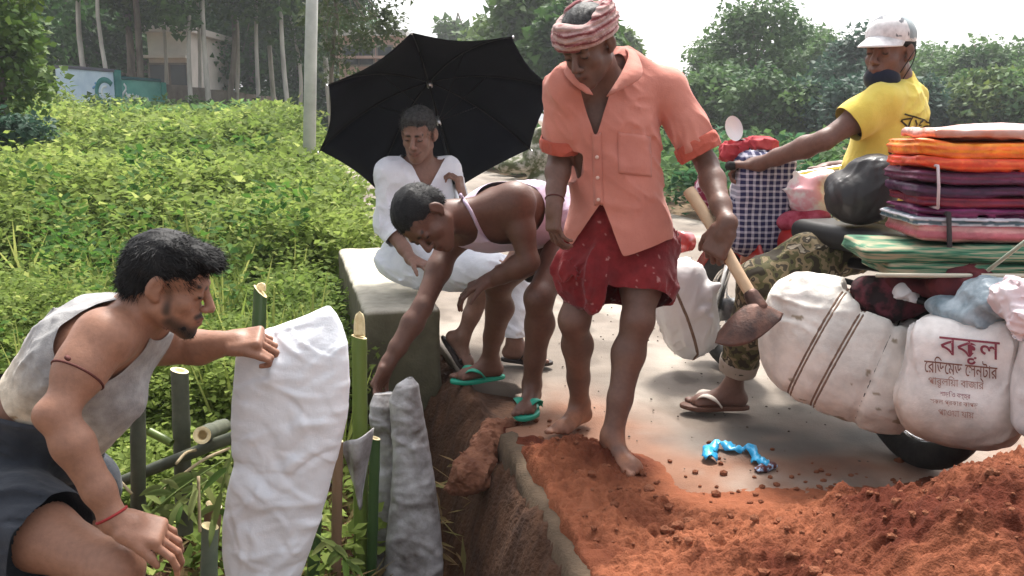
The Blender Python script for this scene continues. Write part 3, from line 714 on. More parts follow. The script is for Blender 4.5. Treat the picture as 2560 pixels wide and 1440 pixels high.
class Body(SDF):
    def __init__(s, skin): super().__init__(); s.skin = np.asarray(skin, float); s.paints = []; s.heads = []
    def head(s, c, fwd, up, sc=1.0, nb=None, nr=(.052, .060), jaw=1.0):
        R = frame(fwd, up); s.HR, s.Hc, s.Hs = R, c, sc
        L = lambda x, y, z: c+R@(A(x, y, z)*sc)
        E = lambda x, y, z, a, b, d, k=.02, op='u', Q=None: s.ell(L(x, y, z), A(a, b, d)*sc, R if Q is None else R@Q, k*sc, op)
        E(0, -.018, .035, .073, .094, .080); E(0, .030, .036, .060, .056, .055); E(0, .034, -.034, .055, .053, .076)
        for q in (-1, 1):
            E(q*.038, .052, -.030, .021, .022, .019)
            s.cone(L(q*.050*jaw, .003, -.058), L(q*.018, .066, -.098), .018*sc, .016*sc, .025*sc)
        E(0, .078, -.102, .021, .018, .017); E(0, .076, -.066, .030, .022, .027, .015)
        s.cone(L(-.034, .080, .019), L(.034, .080, .019), .0115*sc, .0115*sc, .012*sc)
        for q in (-1, 1):
            E(q*.031, .101, .001, .0165, .013, .0105, .010, 's'); E(q*.031, .0795, -.001, .014, .0135, .0125, .003)
        s.cone(L(0, .087, .010), L(0, .112, -.031), .0085*sc, .0125*sc, .009*sc)
        for q in (-1, 1): E(q*.0125, .101, -.037, .009, .011, .008, .005)
        s.cone(L(-.021, .088, -.064), L(0, .098, -.061), .0045*sc, .006*sc, .004*sc); s.cone(L(.021, .088, -.064), L(0, .098, -.061), .0045*sc, .006*sc, .004*sc)
        s.cone(L(-.019, .087, -.072), L(.0, .096, -.075), .005*sc, .007*sc, .004*sc); s.cone(L(.019, .087, -.072), L(0, .096, -.075), .005*sc, .007*sc, .004*sc)
        for q in (-1, 1):
            Q = np.array(Matrix.Rotation(q*.35, 3, 'Z')@Matrix.Rotation(-.2, 3, 'X'))
            E(q*.078, -.012, -.002, .009, .019, .031, .006, 'u', Q); E(q*.086, -.004, .002, .006, .010, .017, .004, 's', Q)
            E(q*.074, -.004, -.028, .008, .010, .010, .005)
        if nb is not None: s.cone(L(0, -.028, -.045), nb, nr[0]*sc, nr[1]*sc, .035)
        # local pigment: lips, brows, lash lines; dark of nostrils and mouth line is painted-in shade
        lip = s.skin*A(.82, .60, .60)
        for q in (-1, 1):
            s.paint(L(q*.004, .099, -.063), L(q*.020, .090, -.066), .006*sc, lip); s.paint(L(q*.003, .099, -.075), L(q*.018, .089, -.072), .006*sc, lip)
            s.paint(L(q*.014, .093, .017), L(q*.046, .078, .021), .0062*sc, A(.014, .011, .010))
            s.paint(L(q*.020, .092, -.004), L(q*.042, .086, -.005), .0046*sc, A(.012, .010, .010))
            s.paint(L(q*.008, .108, -.044), L(q*.009, .104, -.045), .0045*sc, s.skin*.25)
        s.paint(L(-.018, .096, -.0690), L(.018, .096, -.0690), .0032*sc, s.skin*.22)
        return L
    def paint(s, a, b, r, col, soft=.5): s.paints.append((np.asarray(a), np.asarray(b), r, np.asarray(col, float), soft))
    def arm(s, S_, E_, W_, g=1.0, sh=.056):
        s.ell(S_, A(sh, sh, sh)*g, k=.035)
        m1 = lerp(S_, E_, .45); s.chain([S_, m1, E_], [.050*g, .046*g, .036*g], .03)
        m2 = lerp(E_, W_, .28); s.chain([E_, m2, lerp(E_, W_, .7), W_], [.037*g, .042*g, .032*g, .0255*g], .02)
    def leg(s, H_, K_, A_, back, g=1.0):
        s.chain([H_, lerp(H_, K_, .5), K_], [.085*g, .072*g, .053*g], .04)
        s.ell(K_-nrm(back)*.008, A(.052, .052, .055)*g, k=.03)
        m = lerp(K_, A_, .30)+nrm(back)*.022*g
        s.chain([K_, m, lerp(K_, A_, .68)+nrm(back)*.006, A_], [.048*g, .057*g, .040*g, .033*g], .03)
        s.cone(lerp(K_, A_, .15)-nrm(back)*.012, lerp(K_, A_, .9)-nrm(back)*.008, .03*g, .026*g, .03)
    def hand(s, W_, d, n, side=1, curl=(.35, .5, .45), spread=.10, thumb=(.6, .5), g=1.0, fan=None):
        """W_ wrist, d towards fingers, n out of the palm, side +1/-1 = where the thumb leaves"""
        d = nrm(d); n = nrm(n-d*np.dot(n, d)); l = np.cross(d, n)*side; R = np.stack([l, d, n], 1)
        s.cone(W_-d*.01, W_+d*.03, .026*g, .026*g, .02)
        s.box(W_+d*.055*g, A(.040, .045, .0135)*g, R, .012*g, .018)
        s.ell(W_+d*.035*g+l*.022*g+n*.006*g, A(.02, .032, .016)*g, R, .012)
        for f in range(4):
            o = (1.5-f)*.0205*g; b = W_+d*(.096-.006*abs(f-1.3))*g+l*o
            ln = [.044, .049, .045, .035][f]*g; ang = 0; ax = d*math.cos((1.5-f)*spread)+l*math.sin((1.5-f)*spread)
            p = b-ax*.012*g; r = (.0095-.0006*(f == 3)*2)*g
            cu = curl if fan is None else fan[f]
            for j, fr in enumerate((1, .62, .5)):
                ang += cu[j]; v = ax*math.cos(ang)+n*math.sin(ang); q = p+v*(ln*fr+(.012*g if j == 0 else 0))
                s.cone(p, q, r, r*.90, .004); p = q; r *= .90
            s.paint(p-v*.006*g-n*.004, p-n*.003, .007*g, s.skin*A(1.5, 1.45, 1.4), .8)
        p = W_+d*.022*g+l*.030*g; v = nrm(d*math.cos(thumb[0])+l*math.sin(thumb[0])+n*.25); q = p+v*.045*g; s.cone(p, q, .0135*g, .011*g, .01)
        v2 = nrm(v*math.cos(thumb[1])+n*math.sin(thumb[1])*.7+d*math.sin(thumb[1])*.6); q2 = q+v2*.032*g; s.cone(q, q2, .011*g, .010*g, .005)
        q3 = q2+nrm(v2+n*.2)*.02*g; s.cone(q2, q3, .010*g, .008*g, .004)
    def foot(s, A_, toe, g=1.0, lift=.0, up=A(0, 0, 1)):
        """A_ ankle, toe direction in the ground plane"""
        t = nrm(toe); up = nrm(up-t*np.dot(up, t)); l = np.cross(t, up); z = A_-up*(.062*g)
        s.cone(A_, z-t*.028*g+up*.012*g, .033*g, .030*g, .025); s.cone(A_, z+t*.06*g+up*.018*g, .034*g, .030*g, .03)
        s.cone(z-t*.030*g+up*.010*g, z+t*.12*g, .030*g, .030*g, .025)
        R = np.stack([l, t, up], 1); s.ell(z+t*.115*g-up*.002, A(.045, .05, .022)*g, R, .02)
        for f in range(5):
            o = (2-f)*.0175*g; ln = (.062-.007*abs(f-.5) if f else .062)*g; r = (.0125 if f == 0 else .0088)*g
            b = z+t*(.135-.005*f)*g+l*o-up*.006*g; s.cone(b, b+t*ln*.75-up*.006*g, r, r*.92, .006)
            s.paint(b+t*ln*.72+up*.006*g, b+t*ln*.75+up*.006*g, .007*g, s.skin*A(1.45, 1.4, 1.35), .8)
    def torso(s, pel, neck, lat, fwd, g=1.0, w=1.0, infl=0., k=.05, belly=0):
        """pelvis centre, base of neck, lateral (to his right) and forward directions"""
        u = nrm(neck-pel); l = nrm(lat-u*np.dot(lat, u)); f = np.cross(u, l)
        if np.dot(f, fwd) < 0: f = -f
        R = np.stack([l, f, u], 1); s.TR = R; Ln = np.linalg.norm(neck-pel)
        i = infl
        s.ell(pel+u*.01, A(.158*w+i, .108+i, .115+i), R, k)
        s.ell(lerp(pel, neck, .36)+f*(.008+belly*.5), A(.136*w+i, .100+i+belly, .15+i), R, k)
        s.ell(lerp(pel, neck, .66)+f*.004, A(.158*w+i, .112+i, .165+i), R, k)
        s.ell(lerp(pel, neck, .80)-f*.006, A(.165*w+i, .098+i, .105+i), R, k)
        return R
    def finish(s, thing_, extra=None, h=.005, dirt=None):
        V, F = s.mesh(h, 1); C = np.repeat(s.skin[None], len(V), 0)
        C = C*(1+.10*vnoise(V*26, 3)+.08*vnoise(V*8, 6))[:, None]
        for a, b, r, col, soft in s.paints:
            lo, hi = np.minimum(a, b)-2*r, np.maximum(a, b)+2*r
            idx = np.nonzero(((V > lo) & (V < hi)).all(1))[0]
            if not len(idx): continue
            p = V[idx]; ba = b-a; t = np.clip((p-a)@ba/(ba@ba+1e-12), 0, 1); d = np.linalg.norm(p-a-t[:, None]*ba, axis=1)
            wgt = (1-sstep(r*soft, r*1.25, d))[:, None]; C[idx] = C[idx]*(1-wgt)+col*wgt
        if extra is not None: C = extra(V, C)
        s.VFC = (V, F, np.clip(C, 0, 1)); s.ob = mk('body', V, F, M_skin, thing_, cols=s.VFC[2]); return s.ob
    def cull(s, thing_, fields, m=.012):
        """drop skin that clothing covers completely"""
        V, F, C = s.VFC; inside = np.zeros(len(V), bool)
        for f in fields:
            q = f.eval(V) < -m
            for c in f.cuts: q &= c(V) < -.03
            inside |= q
        F = F[~inside[F].all(1)]; u = np.unique(F); mp_ = np.full(len(V), -1); mp_[u] = np.arange(len(u))
        me = s.ob.data; bpy.data.objects.remove(s.ob); bpy.data.meshes.remove(me)
        s.ob = mk('body', V[u], mp_[F], M_skin, thing_, cols=C[u])

def local(R, c, sc, p): return (p-c)@R/sc
def hair(b, t, m, style, nst=2600, comb=A(0, .6, -.2), ln=.018, h=.005, name='hair'):
    c, R, sc = b.Hc, b.HR, b.Hs; L = lambda x, y, z: c+R@(A(x, y, z)*sc); s = SDF()
    E = lambda x, y, z, a, bb, d, k=.02, op='u': s.ell(L(x, y, z), A(a, bb, d)*sc, R, k*sc, op)
    style(s, L, E)
    def dsp(p):
        q = local(R, c, sc, p); return .0035*vnoise(q*A(120, 35, 70), 5)+.003*vnoise(q*A(50, 18, 40), 8)
    s.disp = dsp
    V, F = s.mesh(h, 0); N = vnormals(V, F); o = mk(name, V, F, m, t)
    r = np.random.default_rng(3); i = r.integers(0, len(V), nst); p = V[i]; n = N[i]
    q = local(R, c, sc, p); cd = np.tile(comb, (nst, 1)); cd[:, 0] += np.sign(q[:, 0])*.35; cd[:, 1] = np.where(q[:, 1] < -.03, -.1, cd[:, 1]); cd[:, 2] -= np.where(q[:, 1] < -.02, .8, 0)
    d = unit(n*.28+cd@R.T+r.normal(0, .35, (nst, 3))); wv = unit(np.cross(d, n+r.normal(0, .3, (nst, 3))))*.0011*sc
    l = ln*sc*r.uniform(.5, 1.4, nst)[:, None]; tip = p+d*l-R[:, 2]*.002
    VV = np.stack([p-wv-n*.002, p+wv-n*.002, tip], 1).reshape(-1, 3); FF = np.arange(len(VV)).reshape(-1, 3)
    mk('strands', VV, FF, m, o, smooth=False)
    return o
def style_short(s, L, E, front=0.0, fringe=0):
    E(0, -.016, .046, .079, .099, .080); E(0, -.058, .000, .066, .058, .066)
    if fringe: E(0, .060, .088, .052, .045, .026); E(.012, .086, .074, .040, .026, .014)
    if front: E(0, .045, .085, .055, .04, .03)
    E(0, .095, -.028, .072, .062, .088, .006, 's')
    for q in (-1, 1): E(q*.080, .045, -.03, .035, .060, .062, .008, 's'); E(q*.082, -.010, -.012, .018, .026, .034, .006, 's')
    E(0, -.04, -.115, .12, .14, .055, .01, 's')

def folds(seed, dirv, amp=.006, fr=14, along=3.5, extra=None):
    R = frame(dirv, A(.31, .2, .93)); R2 = frame(np.asarray(dirv, float)+A(.5, .2, -.3), A(.1, .6, .8))
    def f(p):
        w = np.stack([vnoise(p*4.5, seed+3), vnoise(p*4.5+7, seed+4), vnoise(p*4.5+13, seed+5)], -1)
        n1 = vnoise((p@R)*A(fr*1.5, along*1.3, fr*1.5)+w*1.6, seed); n2 = vnoise((p@R2)*A(fr*2.8, along*2.2, fr*2.8)+w*1.4, seed+1)
        msk = np.clip(.55+.8*vnoise(p*5.5, seed+6), .12, 1.2)
        d = -amp*1.9*msk*(1-np.abs(n1))**3-amp*.95*msk*(1-np.abs(n2))**4+amp*.35
        return d if extra is None else d+extra(p)
    return f
def plane(c, n):
    c = np.asarray(c, float); n = nrm(n); return lambda p: (p-c)@n
def ball(c, r): return lambda p: r-np.linalg.norm(p-c, axis=-1)          # removes the inside of a ball
def ballell(c, r, R): return lambda p: (1-np.linalg.norm(((p-c)@R)/r, axis=-1))*float(np.min(r))
def thread(name, tree, c, ax, r, m, parent, R=.16):
    pts = ring_on(tree, c, ax, .0005, 36, R=R); return tubeobj(name, pts, r, m, parent, 6)
def sole(name, heel, toe, wd, th, m, parent, up=A(0, 0, 1), outline=None):
    """shoe sole from heel to toe point, foot-shaped outline"""
    t = nrm(toe-heel); up = nrm(up-t*np.dot(up, t)); l = np.cross(t, up); Ln = np.linalg.norm(toe-heel); n = 28
    out = []
    for k in range(n):
        a = 2*math.pi*k/n; y = .5-.5*math.cos(a); x = math.sin(a)*(.40+.16*sstep(.3, .75, y)-.05*math.sin(y*6))*wd*(1 if 1 else 1)
        out.append(heel+t*y*Ln+l*x)
    V = []
    for zz, sc in ((0, .96), (.15*th, 1), (.85*th, 1), (th, .97)):
        c = np.mean(out, 0); V += [c+(p-c)*sc+up*zz for p in out]
    F = []
    for i in range(3):
        for k in range(n): F.append([i*n+k, i*n+(k+1) % n, (i+1)*n+(k+1) % n, (i+1)*n+k])
    F.append(list(range(n))[::-1]); F.append(list(range(3*n, 4*n)))
    return mk(name, V, F, m, parent)
M_thread = mat('red_thread', (.30, .03, .03), .8); M_brownthread = mat('brown_thread', (.10, .03, .025), .8)

# ================================================================== MAN CROUCHING AT THE LEFT
t = thing('person', 'crouching man in a pale sleeveless vest and dark shorts holding the white sack', 'person', A(-1.05, 1.95, -.3))
C = Body((.31, .155, .10))
pel, nb = P(-20, 1125, 2.12), P(338, 790, 2.07)
shR, shL = P(262, 846, 1.93), P(395, 845, 2.22)
R_ = C.torso(pel, nb, shR-shL, A(.6, 0, -.7), w=.93)
C.cone(shR, shL, .052, .052, .05); C.cone(P(370, 770, 2.06), shR, .045, .05, .04); C.cone(P(370, 780, 2.08), shL, .045, .05, .04)
C.ell(lerp(shR, pel, .22)+A(0, .03, 0), (.07, .055, .09), R_, .05)
elR, wrR = P(140, 1035, 1.80), P(292, 1305, 1.78)
C.arm(shR, elR, wrR, 1.0, .058); C.ell(lerp(shR, elR, .35)+A(-.012, -.012, .01), (.045, .045, .07), frame(elR-shR, A(0, -1, 0))[:, [0, 2, 1]], .03)
C.ell(elR+A(-.020, -.004, -.004), .022, k=.025)
elL, wrL = P(478, 872, 2.22), P(562, 858, 2.19)
C.arm(shL, elL, wrL+A(0, 0, .0), 1.0)
C.hand(wrL, P(622, 848, 2.19)-wrL, A(.1, .45, -.9), side=-1, curl=(.9, 1.2, .9), thumb=(.25, .7))
C.hand(wrR, P(420, 1338, 1.80)-wrR, A(-.2, .35, -1), side=-1, g=1.02, thumb=(.30, .5), spread=.12,
       fan=[(.35, .5, .4), (.45, .6, .5), (.45, .7, .5), (.5, .7, .5)])
Lh = C.head(P(420, 706, 2.03), A(.93, .12, -.33), A(.30, .05, .95), .965, nb, (.056, .064))
hR, kR, aR = P(-70, 1255, 1.98), P(285, 1425, 1.80), P(150, 1790, 1.86)
hL, kL, aL = P(0, 1150, 2.2), P(215, 1215, 2.25), P(190, 1600, 2.2)
C.leg(hR, kR, aR, A(-1, 0, -.2), 1.02); C.leg(hL, kL, aL, A(-1, 0, -.2)); C.foot(aR, A(1, 0, 0)); C.foot(aL, A(1, .1, 0))
# beard and stubble
for a, b, r in (((.0, .088, -.100), (0, .070, -.120), .026), ((.045, .035, -.075), (.02, .080, -.100), .020), ((-.045, .035, -.075), (-.02, .080, -.100), .020), ((0, .098, -.052), (.022, .088, -.058), .008), ((0, .098, -.052), (-.022, .088, -.058), .008)):
    C.paint(Lh(*a), Lh(*b), r, A(.030, .020, .016), .35)
for q in (-1, 1): C.paint(Lh(q*.068, .020, -.01), Lh(q*.066, .028, -.055), .013, A(.05, .03, .022), .3)
bodyC = C.finish(t, h=.0046)
hair(C, t, M_hair, lambda s, L, E: style_short(s, L, E, fringe=1), 7500, A(0, 1.0, -.10), .020)
def beardst(s, L, E):
    E(0, .076, -.103, .023, .0185, .0175); E(.032, .050, -.088, .016, .028, .012); E(-.032, .050, -.088, .016, .028, .012)
hair(C, t, M_hair, beardst, 700, A(0, .3, -.6), .007, name='beard')
# vest
s = Body((1, 1, 1)); s.torso(pel, nb, shR-shL, A(.6, 0, -.7), w=.95, infl=.012)
s.ell(lerp(shR, pel, .24)+A(0, .02, 0), (.08, .075, .10), R_, .05)
s.cone(lerp(shR, nb, .55), lerp(shL, nb, .55), .066, .066, .05)
s.cone(P(300, 1000, 2.05), P(210, 1080, 2.05), .06, .07, .06)
s.disp = folds(3, nb-pel, .005, 16, 5)
s.cuts = [ball(shR+A(.015, -.03, 0), .118), ball(shL+A(.03, .03, -.01), .115), ball(nb+A(.055, 0, .035), .088), plane(lerp(pel, nb, .40), -(nb-pel))]
vestC = s; V, F = s.mesh(.006, 2)
q = sstep(.22, .40, (V-pel)@nrm(nb-pel)); g = np.clip(.5+.5*vnoise(V*7, 3), 0, 1)
cc = lerp(A(.66, .56, .43), A(.36, .35, .345), q[:, None])*(.85+.2*g[:, None]); cc = np.where((vnoise(V*40, 8) > .80)[:, None] & (q < .3)[:, None], A(.28, .18, .10), cc)
M_vest = mat('vest_cotton', attr=True, rough=.9, scale=30, bump=.001, bscale=300, bump2=.004, b2scale=25, sheen=.2, spec=.1)
mk('vest', V, F, M_vest, t, cols=cc, solid=.003)
# shorts
s = SDF(); s.ell(pel+A(-.02, 0, -.01), A(.165, .135, .15), R_, .04)
s.chain([hR, lerp(hR, kR, .35), lerp(hR, kR, .72)], [.122, .116, .108], .04); s.chain([hL, lerp(hL, kL, .5), lerp(hL, kL, .98)], [.11, .10, .092], .04)
s.cone(P(60, 1040, 2.1), P(170, 1120, 2.15), .085, .09, .05); s.cone(pel, lerp(pel, nb, .40), .155, .150, .05)
s.disp = folds(6, kR-hR, .006, 13, 5)
s.cuts = [plane(lerp(hR, kR, .60), kR-hR), plane(P(60, 985, 2.1), A(.25, 0, 1))]
s.cuts[0] = (lambda f, z: lambda p: np.where(p[..., 1] < z, f(p), -1))(s.cuts[0], 2.03)
shortsC = s; V, F = s.mesh(.0065, 1); mk('shorts', V, F, cloth('dark_shorts', (.022, .026, .034), (.045, .050, .062), 9), t, solid=.003)
# threads on arm and wrist
tb = bvh(*C.mesh(.008, 0)) if False else bvh(np.array([v.co[:] for v in bodyC.data.vertices])+worldloc(t), [p.vertices[:] for p in bodyC.data.polygons])
thread('arm_thread', tb, lerp(shR, elR, .52), elR-shR, .0028, M_brownthread, t, .11)
mk('amulet', *tube([P(167, 897, 1.80), P(171, 893, 1.80)], .007, 8), M_brownthread, t)
thread('wrist_thread', tb, lerp(elR, wrR, .93), wrR-elR, .0032, M_thread, t, .09)

C.cull(t, [vestC, shortsC])
# ================================================================== STANDING MAN WITH HOE
t = thing('person', 'standing man in a salmon shirt, red lungi and striped headcloth gripping a hoe', 'person', A(.35, 3.15, 0))
S = Body((.155, .078, .056))
nb, pel = P(1512, 212, 3.13), P(1548, 588, 3.2)
shR, shL = P(1414, 220, 3.05), P(1668, 224, 3.18)
S.torso(pel, nb, shR-shL, A(-.2, -1, 0)); S.cone(shR, shL, .05, .05, .05); S.cone(P(1556, 158, 3.17), shL, .04, .045, .04); S.cone(P(1470, 170, 3.13), shR, .04, .045, .04)
elR, wrR = P(1398, 400, 3.12), P(1386, 508, 3.02)
elL = P(1768, 412, 3.14)
HA, HB = P(1722, 476, 3.02), P(1893, 762, 2.78); hd = nrm(HB-HA); gp = lerp(HA, HB, .50)
gd_ = A(-.10, -.20, -.95); gd_ = nrm(gd_-.55*hd*gd_.dot(hd)); gn_ = np.cross(gd_, hd); gn_ = nrm(gn_ if gn_[1] > 0 else -gn_)
wrL = gp-gn_*.036-gd_*.070
S.arm(shR, elR, wrR, 1.0, .050); S.arm(shL, elL, wrL, 1.03, .050)
S.hand(wrR, A(-.05, -.15, -1), A(.9, .5, 0), side=-1, curl=(.45, .6, .5), thumb=(.35, .5), g=.98)
S.hand(wrL, gd_, gn_, side=1 if np.cross(gd_, gn_).dot(-hd) > 0 else -1, curl=(.95, 1.15, .8), thumb=(.5, .9), spread=.04, g=1.12)
Lh = S.head(P(1470, 112, 2.98), A(-.50, -.72, -.52), A(-.33, -.36, .87), 1.02, nb, (.054, .062))
hR, kR, aR = P(1492, 620, 3.2), P(1436, 800, 3.16), PZ(1450, 3.34, .105)
hL, kL, aL = P(1612, 622, 3.2), P(1594, 800, 3.06), PZ(1530, 2.99, .098)
S.leg(hR, kR, aR, A(.3, 1, 0), .98); S.leg(hL, kL, aL, A(-.1, 1, 0), 1.0)
S.foot(aR, A(-.6, -.8, 0), .98); S.foot(aL, A(.42, -.9, 0), 1.0, up=A(0, .05, 1))
S.paint(Lh(-.04, .06, -.09), Lh(.04, .06, -.09), .035, A(.09, .045, .033), .2)
M_dust = A(.36, .155, .085)
def dusty(V, C):
    w = np.clip(sstep(.20, .0, V[:, 2])*(.65+.7*vnoise(V*26, 4))+.45*sstep(.6, .15, V[:, 2])*np.clip(vnoise(V*16, 9), 0, 1), 0, .88)[:, None]
    return C*(1-w)+M_dust*w
bodyS = S.finish(t, dusty)
# shirt
def shirt_field(infl=0):
    s = Body((1, 1, 1)); R = s.torso(pel+A(0, 0, .02), nb, shR-shL, A(-.2, -1, 0), w=1.02, infl=.016+infl, belly=.01)
    s.cone(shR, shL, .058+infl, .058+infl, .05)
    s.cone(P(1560, 160, 3.17), shL, .052+infl, .056+infl, .04); s.cone(P(1466, 172, 3.13), shR, .052+infl, .056+infl, .04)
    s.chain([lerp(pel, nb, .45), pel+A(0, 0, -.02), P(1546, 640, 3.19)], [.145+infl, .158+infl, .172+infl], .06)
    s.ell(P(1546, 600, 3.18), A(.190+infl, .142+infl, .20), k=.05)
    return s
s = shirt_field()
s.chain([shR, lerp(shR, elR, .55), lerp(shR, elR, .86)], [.066, .063, .060], .024)
s.chain([shL, lerp(shL, elL, .5), lerp(shL, elL, .84)], [.072, .067, .066], .024)
wedge_a, wedge_l, wedge_r = P(1506, 512, 3.0), P(1432, 632, 3.0), P(1556, 648, 3.0)
def hem_cut(p):
    x, y, z = p[..., 0], p[..., 1], p[..., 2]; k = 3.0/y
    tl = (wedge_a[2]-z)/(wedge_a[2]-wedge_l[2]); tr = (wedge_a[2]-z)/(wedge_a[2]-wedge_r[2])
    xl, xr = lerp(wedge_a[0], wedge_l[0], tl), lerp(wedge_a[0], wedge_r[0], tr)
    return np.where((y < 3.16), np.minimum(np.minimum(x-xl, xr-x), (wedge_a[2]-z)), -1)
zl, zr = wedge_l[2], wedge_r[2]
def hem_low(p):
    x, z = p[..., 0], p[..., 2]; xa = wedge_a[0]
    hz = np.where(x < xa+.02, zl+.01+np.maximum(wedge_l[0]-x, 0)*.9, zr+np.clip((x-wedge_r[0])/.17, 0, 1)*.05)
    return hz-z
def sleeve(S_, E_, f, side):
    c = lerp(S_, E_, f); n = nrm(E_-S_)
    return lambda p: np.where((side*(p[..., 0]-S_[0]) > -.06) & (np.linalg.norm(p-c, axis=-1) < .13), (p-c)@n, -1)
def vneck(p):
    q = p-P(1490, 205, 2.98); return np.where(p[..., 1] < 3.12, np.minimum(.055*np.clip((q[..., 2]+.17)/.17, 0, 2)-np.abs(q[..., 0]-.0+.02*(q[..., 2])), q[..., 2]+.17), -1)
s.disp = folds(21, A(.5, .1, -.8), .0075, 10, 3.5)
s.cuts = [hem_cut, hem_low, sleeve(shR, elR, .80, -1), sleeve(shL, elL, .80, 1), ball(nb+A(-.02, -.06, .06), .095), vneck]
shirtS = s; V, F = s.mesh(.0058, 2)
M_shirt = cloth('salmon_shirt', (.64, .255, .195), (.47, .165, .125), 3.2, b2=.004, contrast=(.38, .72))
M_cuff = cloth('rolled_cuff', (.56, .13, .085), (.42, .09, .06), 8)
shirt = mk('shirt', V, F, M_shirt, t, solid=.0025)
ts = bvh(V, F)
for nm, S_, E_, f0, r in (('cuff', shR, elR, .80, .064), ('cuff', shL, elL, .80, .072)):
    s2 = SDF(); n = nrm(E_-S_); c = lerp(S_, E_, f0-.02)
    for k in range(4): 
        cc = lerp(S_, E_, f0-.10+.045*k); s2.cone(cc-n*.006, cc+n*.008, r+.003*math.sin(k*2), r+.004*math.cos(k*1.4), .012)
    s2.disp = folds(31, np.cross(n, A(0, 1, 0)), .004, 30, 10); s2.cuts = [plane(lerp(S_, E_, f0+.075), n), plane(lerp(S_, E_, f0-.14), -n)]
    Vc, Fc = s2.mesh(.005, 1); mk(nm, Vc, Fc, M_cuff, t, solid=.003)
# collar leaves, button band, buttons, pocket
def quadstrip(a, b, n=8, bulge=0, bd=A(0, -1, 0)):
    V = []
    for i in range(n):
        q = i/(n-1); V.append(spline(a, n)[i]); V.append(spline(b, n)[i]+bd*bulge*math.sin(q*math.pi))
    return np.array(V), gridmesh(n, 2)
colr = quadstrip([P(1560, 118, 3.16), P(1572, 136, 3.08), P(1552, 184, 3.0), P(1516, 240, 2.965)], [P(1580, 120, 3.17), P(1600, 148, 3.08), P(1603, 192, 2.99), P(1542, 226, 2.957)], 12)
mk('collar', *colr, M_shirt, t, solid=.005)
coll = quadstrip([P(1452, 128, 3.10), P(1438, 152, 3.02), P(1452, 190, 2.955), P(1482, 238, 2.95)], [P(1432, 148, 3.09), P(1410, 178, 3.00), P(1430, 208, 2.948), P(1464, 234, 2.942)], 12)
mk('collar', *coll, M_shirt, t, solid=.005)
band = lambda u, v: P(lerp(1500+ (512-505)*0, 1494, 0)+lerp(0, 26, v)+lerp(0, 8, u), lerp(300, 512, u), 2.6)
Vb, Fb = patch(ts, band, A(.03, 1, -.1), 30, 4, .004); mk('button_band', Vb, Fb, M_shirt, t, solid=.003)
M_btn = mat('button', (.75, .5, .42), .4)
for u in (.02, .34, .62, .92):
    q = hit(ts, band(u, .5), A(.03, 1, -.1), .007)
    if q is not None: mk('button', *disc(q, A(0, -1, .1), .0065, 10, .002), M_btn, t)
pk = lambda u, v: P(lerp(1570, 1672, v), lerp(300, 420, u)+8*v, 2.6)
Vb, Fb = patch(ts, pk, A(.05, 1, -.1), 14, 12, .0035); mk('pocket', Vb, Fb, M_shirt, t, solid=.0025)
# lungi: folded up above the knees
s = SDF(); s.ell(P(1550, 600, 3.2), A(.16, .12, .12), k=.05); s.ell(P(1540, 540, 3.175), A(.145, .118, .09), k=.05)
s.chain([hR, lerp(hR, kR, .30), lerp(hR, kR, .50)], [.115, .105, .100], .05); s.chain([hL, lerp(hL, kL, .45), lerp(hL, kL, .78)], [.118, .104, .095], .05)
s.chain([P(1535, 620, 3.12), P(1498, 690, 3.075), P(1478, 770, 3.05)], [.050, .040, .018], .05); s.cone(P(1560, 600, 3.12), P(1520, 720, 3.08), .05, .03, .05)
s.cone(P(1500, 640, 3.12), P(1425, 672, 3.13), .06, .045, .05)
s.disp = folds(41, A(.12, 0, 1), .013, 15, 2.4)
pl1, pl2 = plane(lerp(hR, kR, .44), kR-hR), plane(lerp(hL, kL, .72), kL-hL)
s.cuts = [lambda p: np.where((p[..., 0] > .33) , pl2(p), -1)]
lungiS = s; V, F = s.mesh(.006, 2)
sp = (vnoise(V*95, 3) > .70) & (vnoise(V*40, 7) > .05)
cc = np.where(sp[:, None], A(.42, .20, .19), lerp(A(.15, .014, .018), A(.24, .026, .028), np.clip(.5+.6*vnoise(V*9, 2), 0, 1)[:, None]))
M_lungi = mat('lungi_cotton', attr=True, rough=.9, scale=30, bump=.0012, bscale=260, bump2=.005, b2scale=30, sheen=.2, spec=.1)
mk('lungi', V, F, M_lungi, t, cols=cc, solid=.003)
# headcloth wound round the head
Lr = lambda x, y, z: S.Hc+S.HR@(A(x, y, z)*S.Hs)
s = SDF(); wr = []
for k, (zc, tilt, rr, th, ph) in enumerate([(.030, .20, 1.02, .021, 0), (.048, .05, 1.05, .024, 1), (.066, -.10, 1.02, .022, 2), (.056, .28, 1.0, .020, 3), (.085, .02, .93, .020, 4), (.040, -.18, 1.03, .019, 5)]):
    pts = []
    for a in np.linspace(0, 2*math.pi, 25):
        pts.append(Lr(.079*rr*math.cos(a), -.012+.102*rr*math.sin(a), zc+.06*tilt*math.sin(a+ph*.3)+.007*math.sin(3*a+ph)))
    s.chain(pts, [th*(.85+.2*math.sin(i*.8+ph)) for i in range(25)], .005)
def tdisp(p):
    q = local(S.HR, S.Hc, S.Hs, p); a = np.arctan2(q[..., 1], q[..., 0]); return .003*np.sin(q[..., 2]*420+a*5+3*vnoise(q*18, 3))+.003*vnoise(q*40, 2)
s.disp = tdisp
V, F = s.mesh(.004, 1); q = local(S.HR, S.Hc, S.Hs, V); a = np.arctan2(q[:, 1], q[:, 0])
st = np.sin(q[:, 2]*230+a*3.0+2.5*vnoise(q*14, 3)); st2 = np.sin(q[:, 2]*520+a*4+2*vnoise(q*20, 5))
cc = np.where((st > .25)[:, None], A(.47, .33, .305), A(.36, .17, .16)); cc = np.where((st2 > .45)[:, None], A(.52, .32, .30), cc); cc = np.where((st < -.72)[:, None], A(.22, .055, .06), cc)
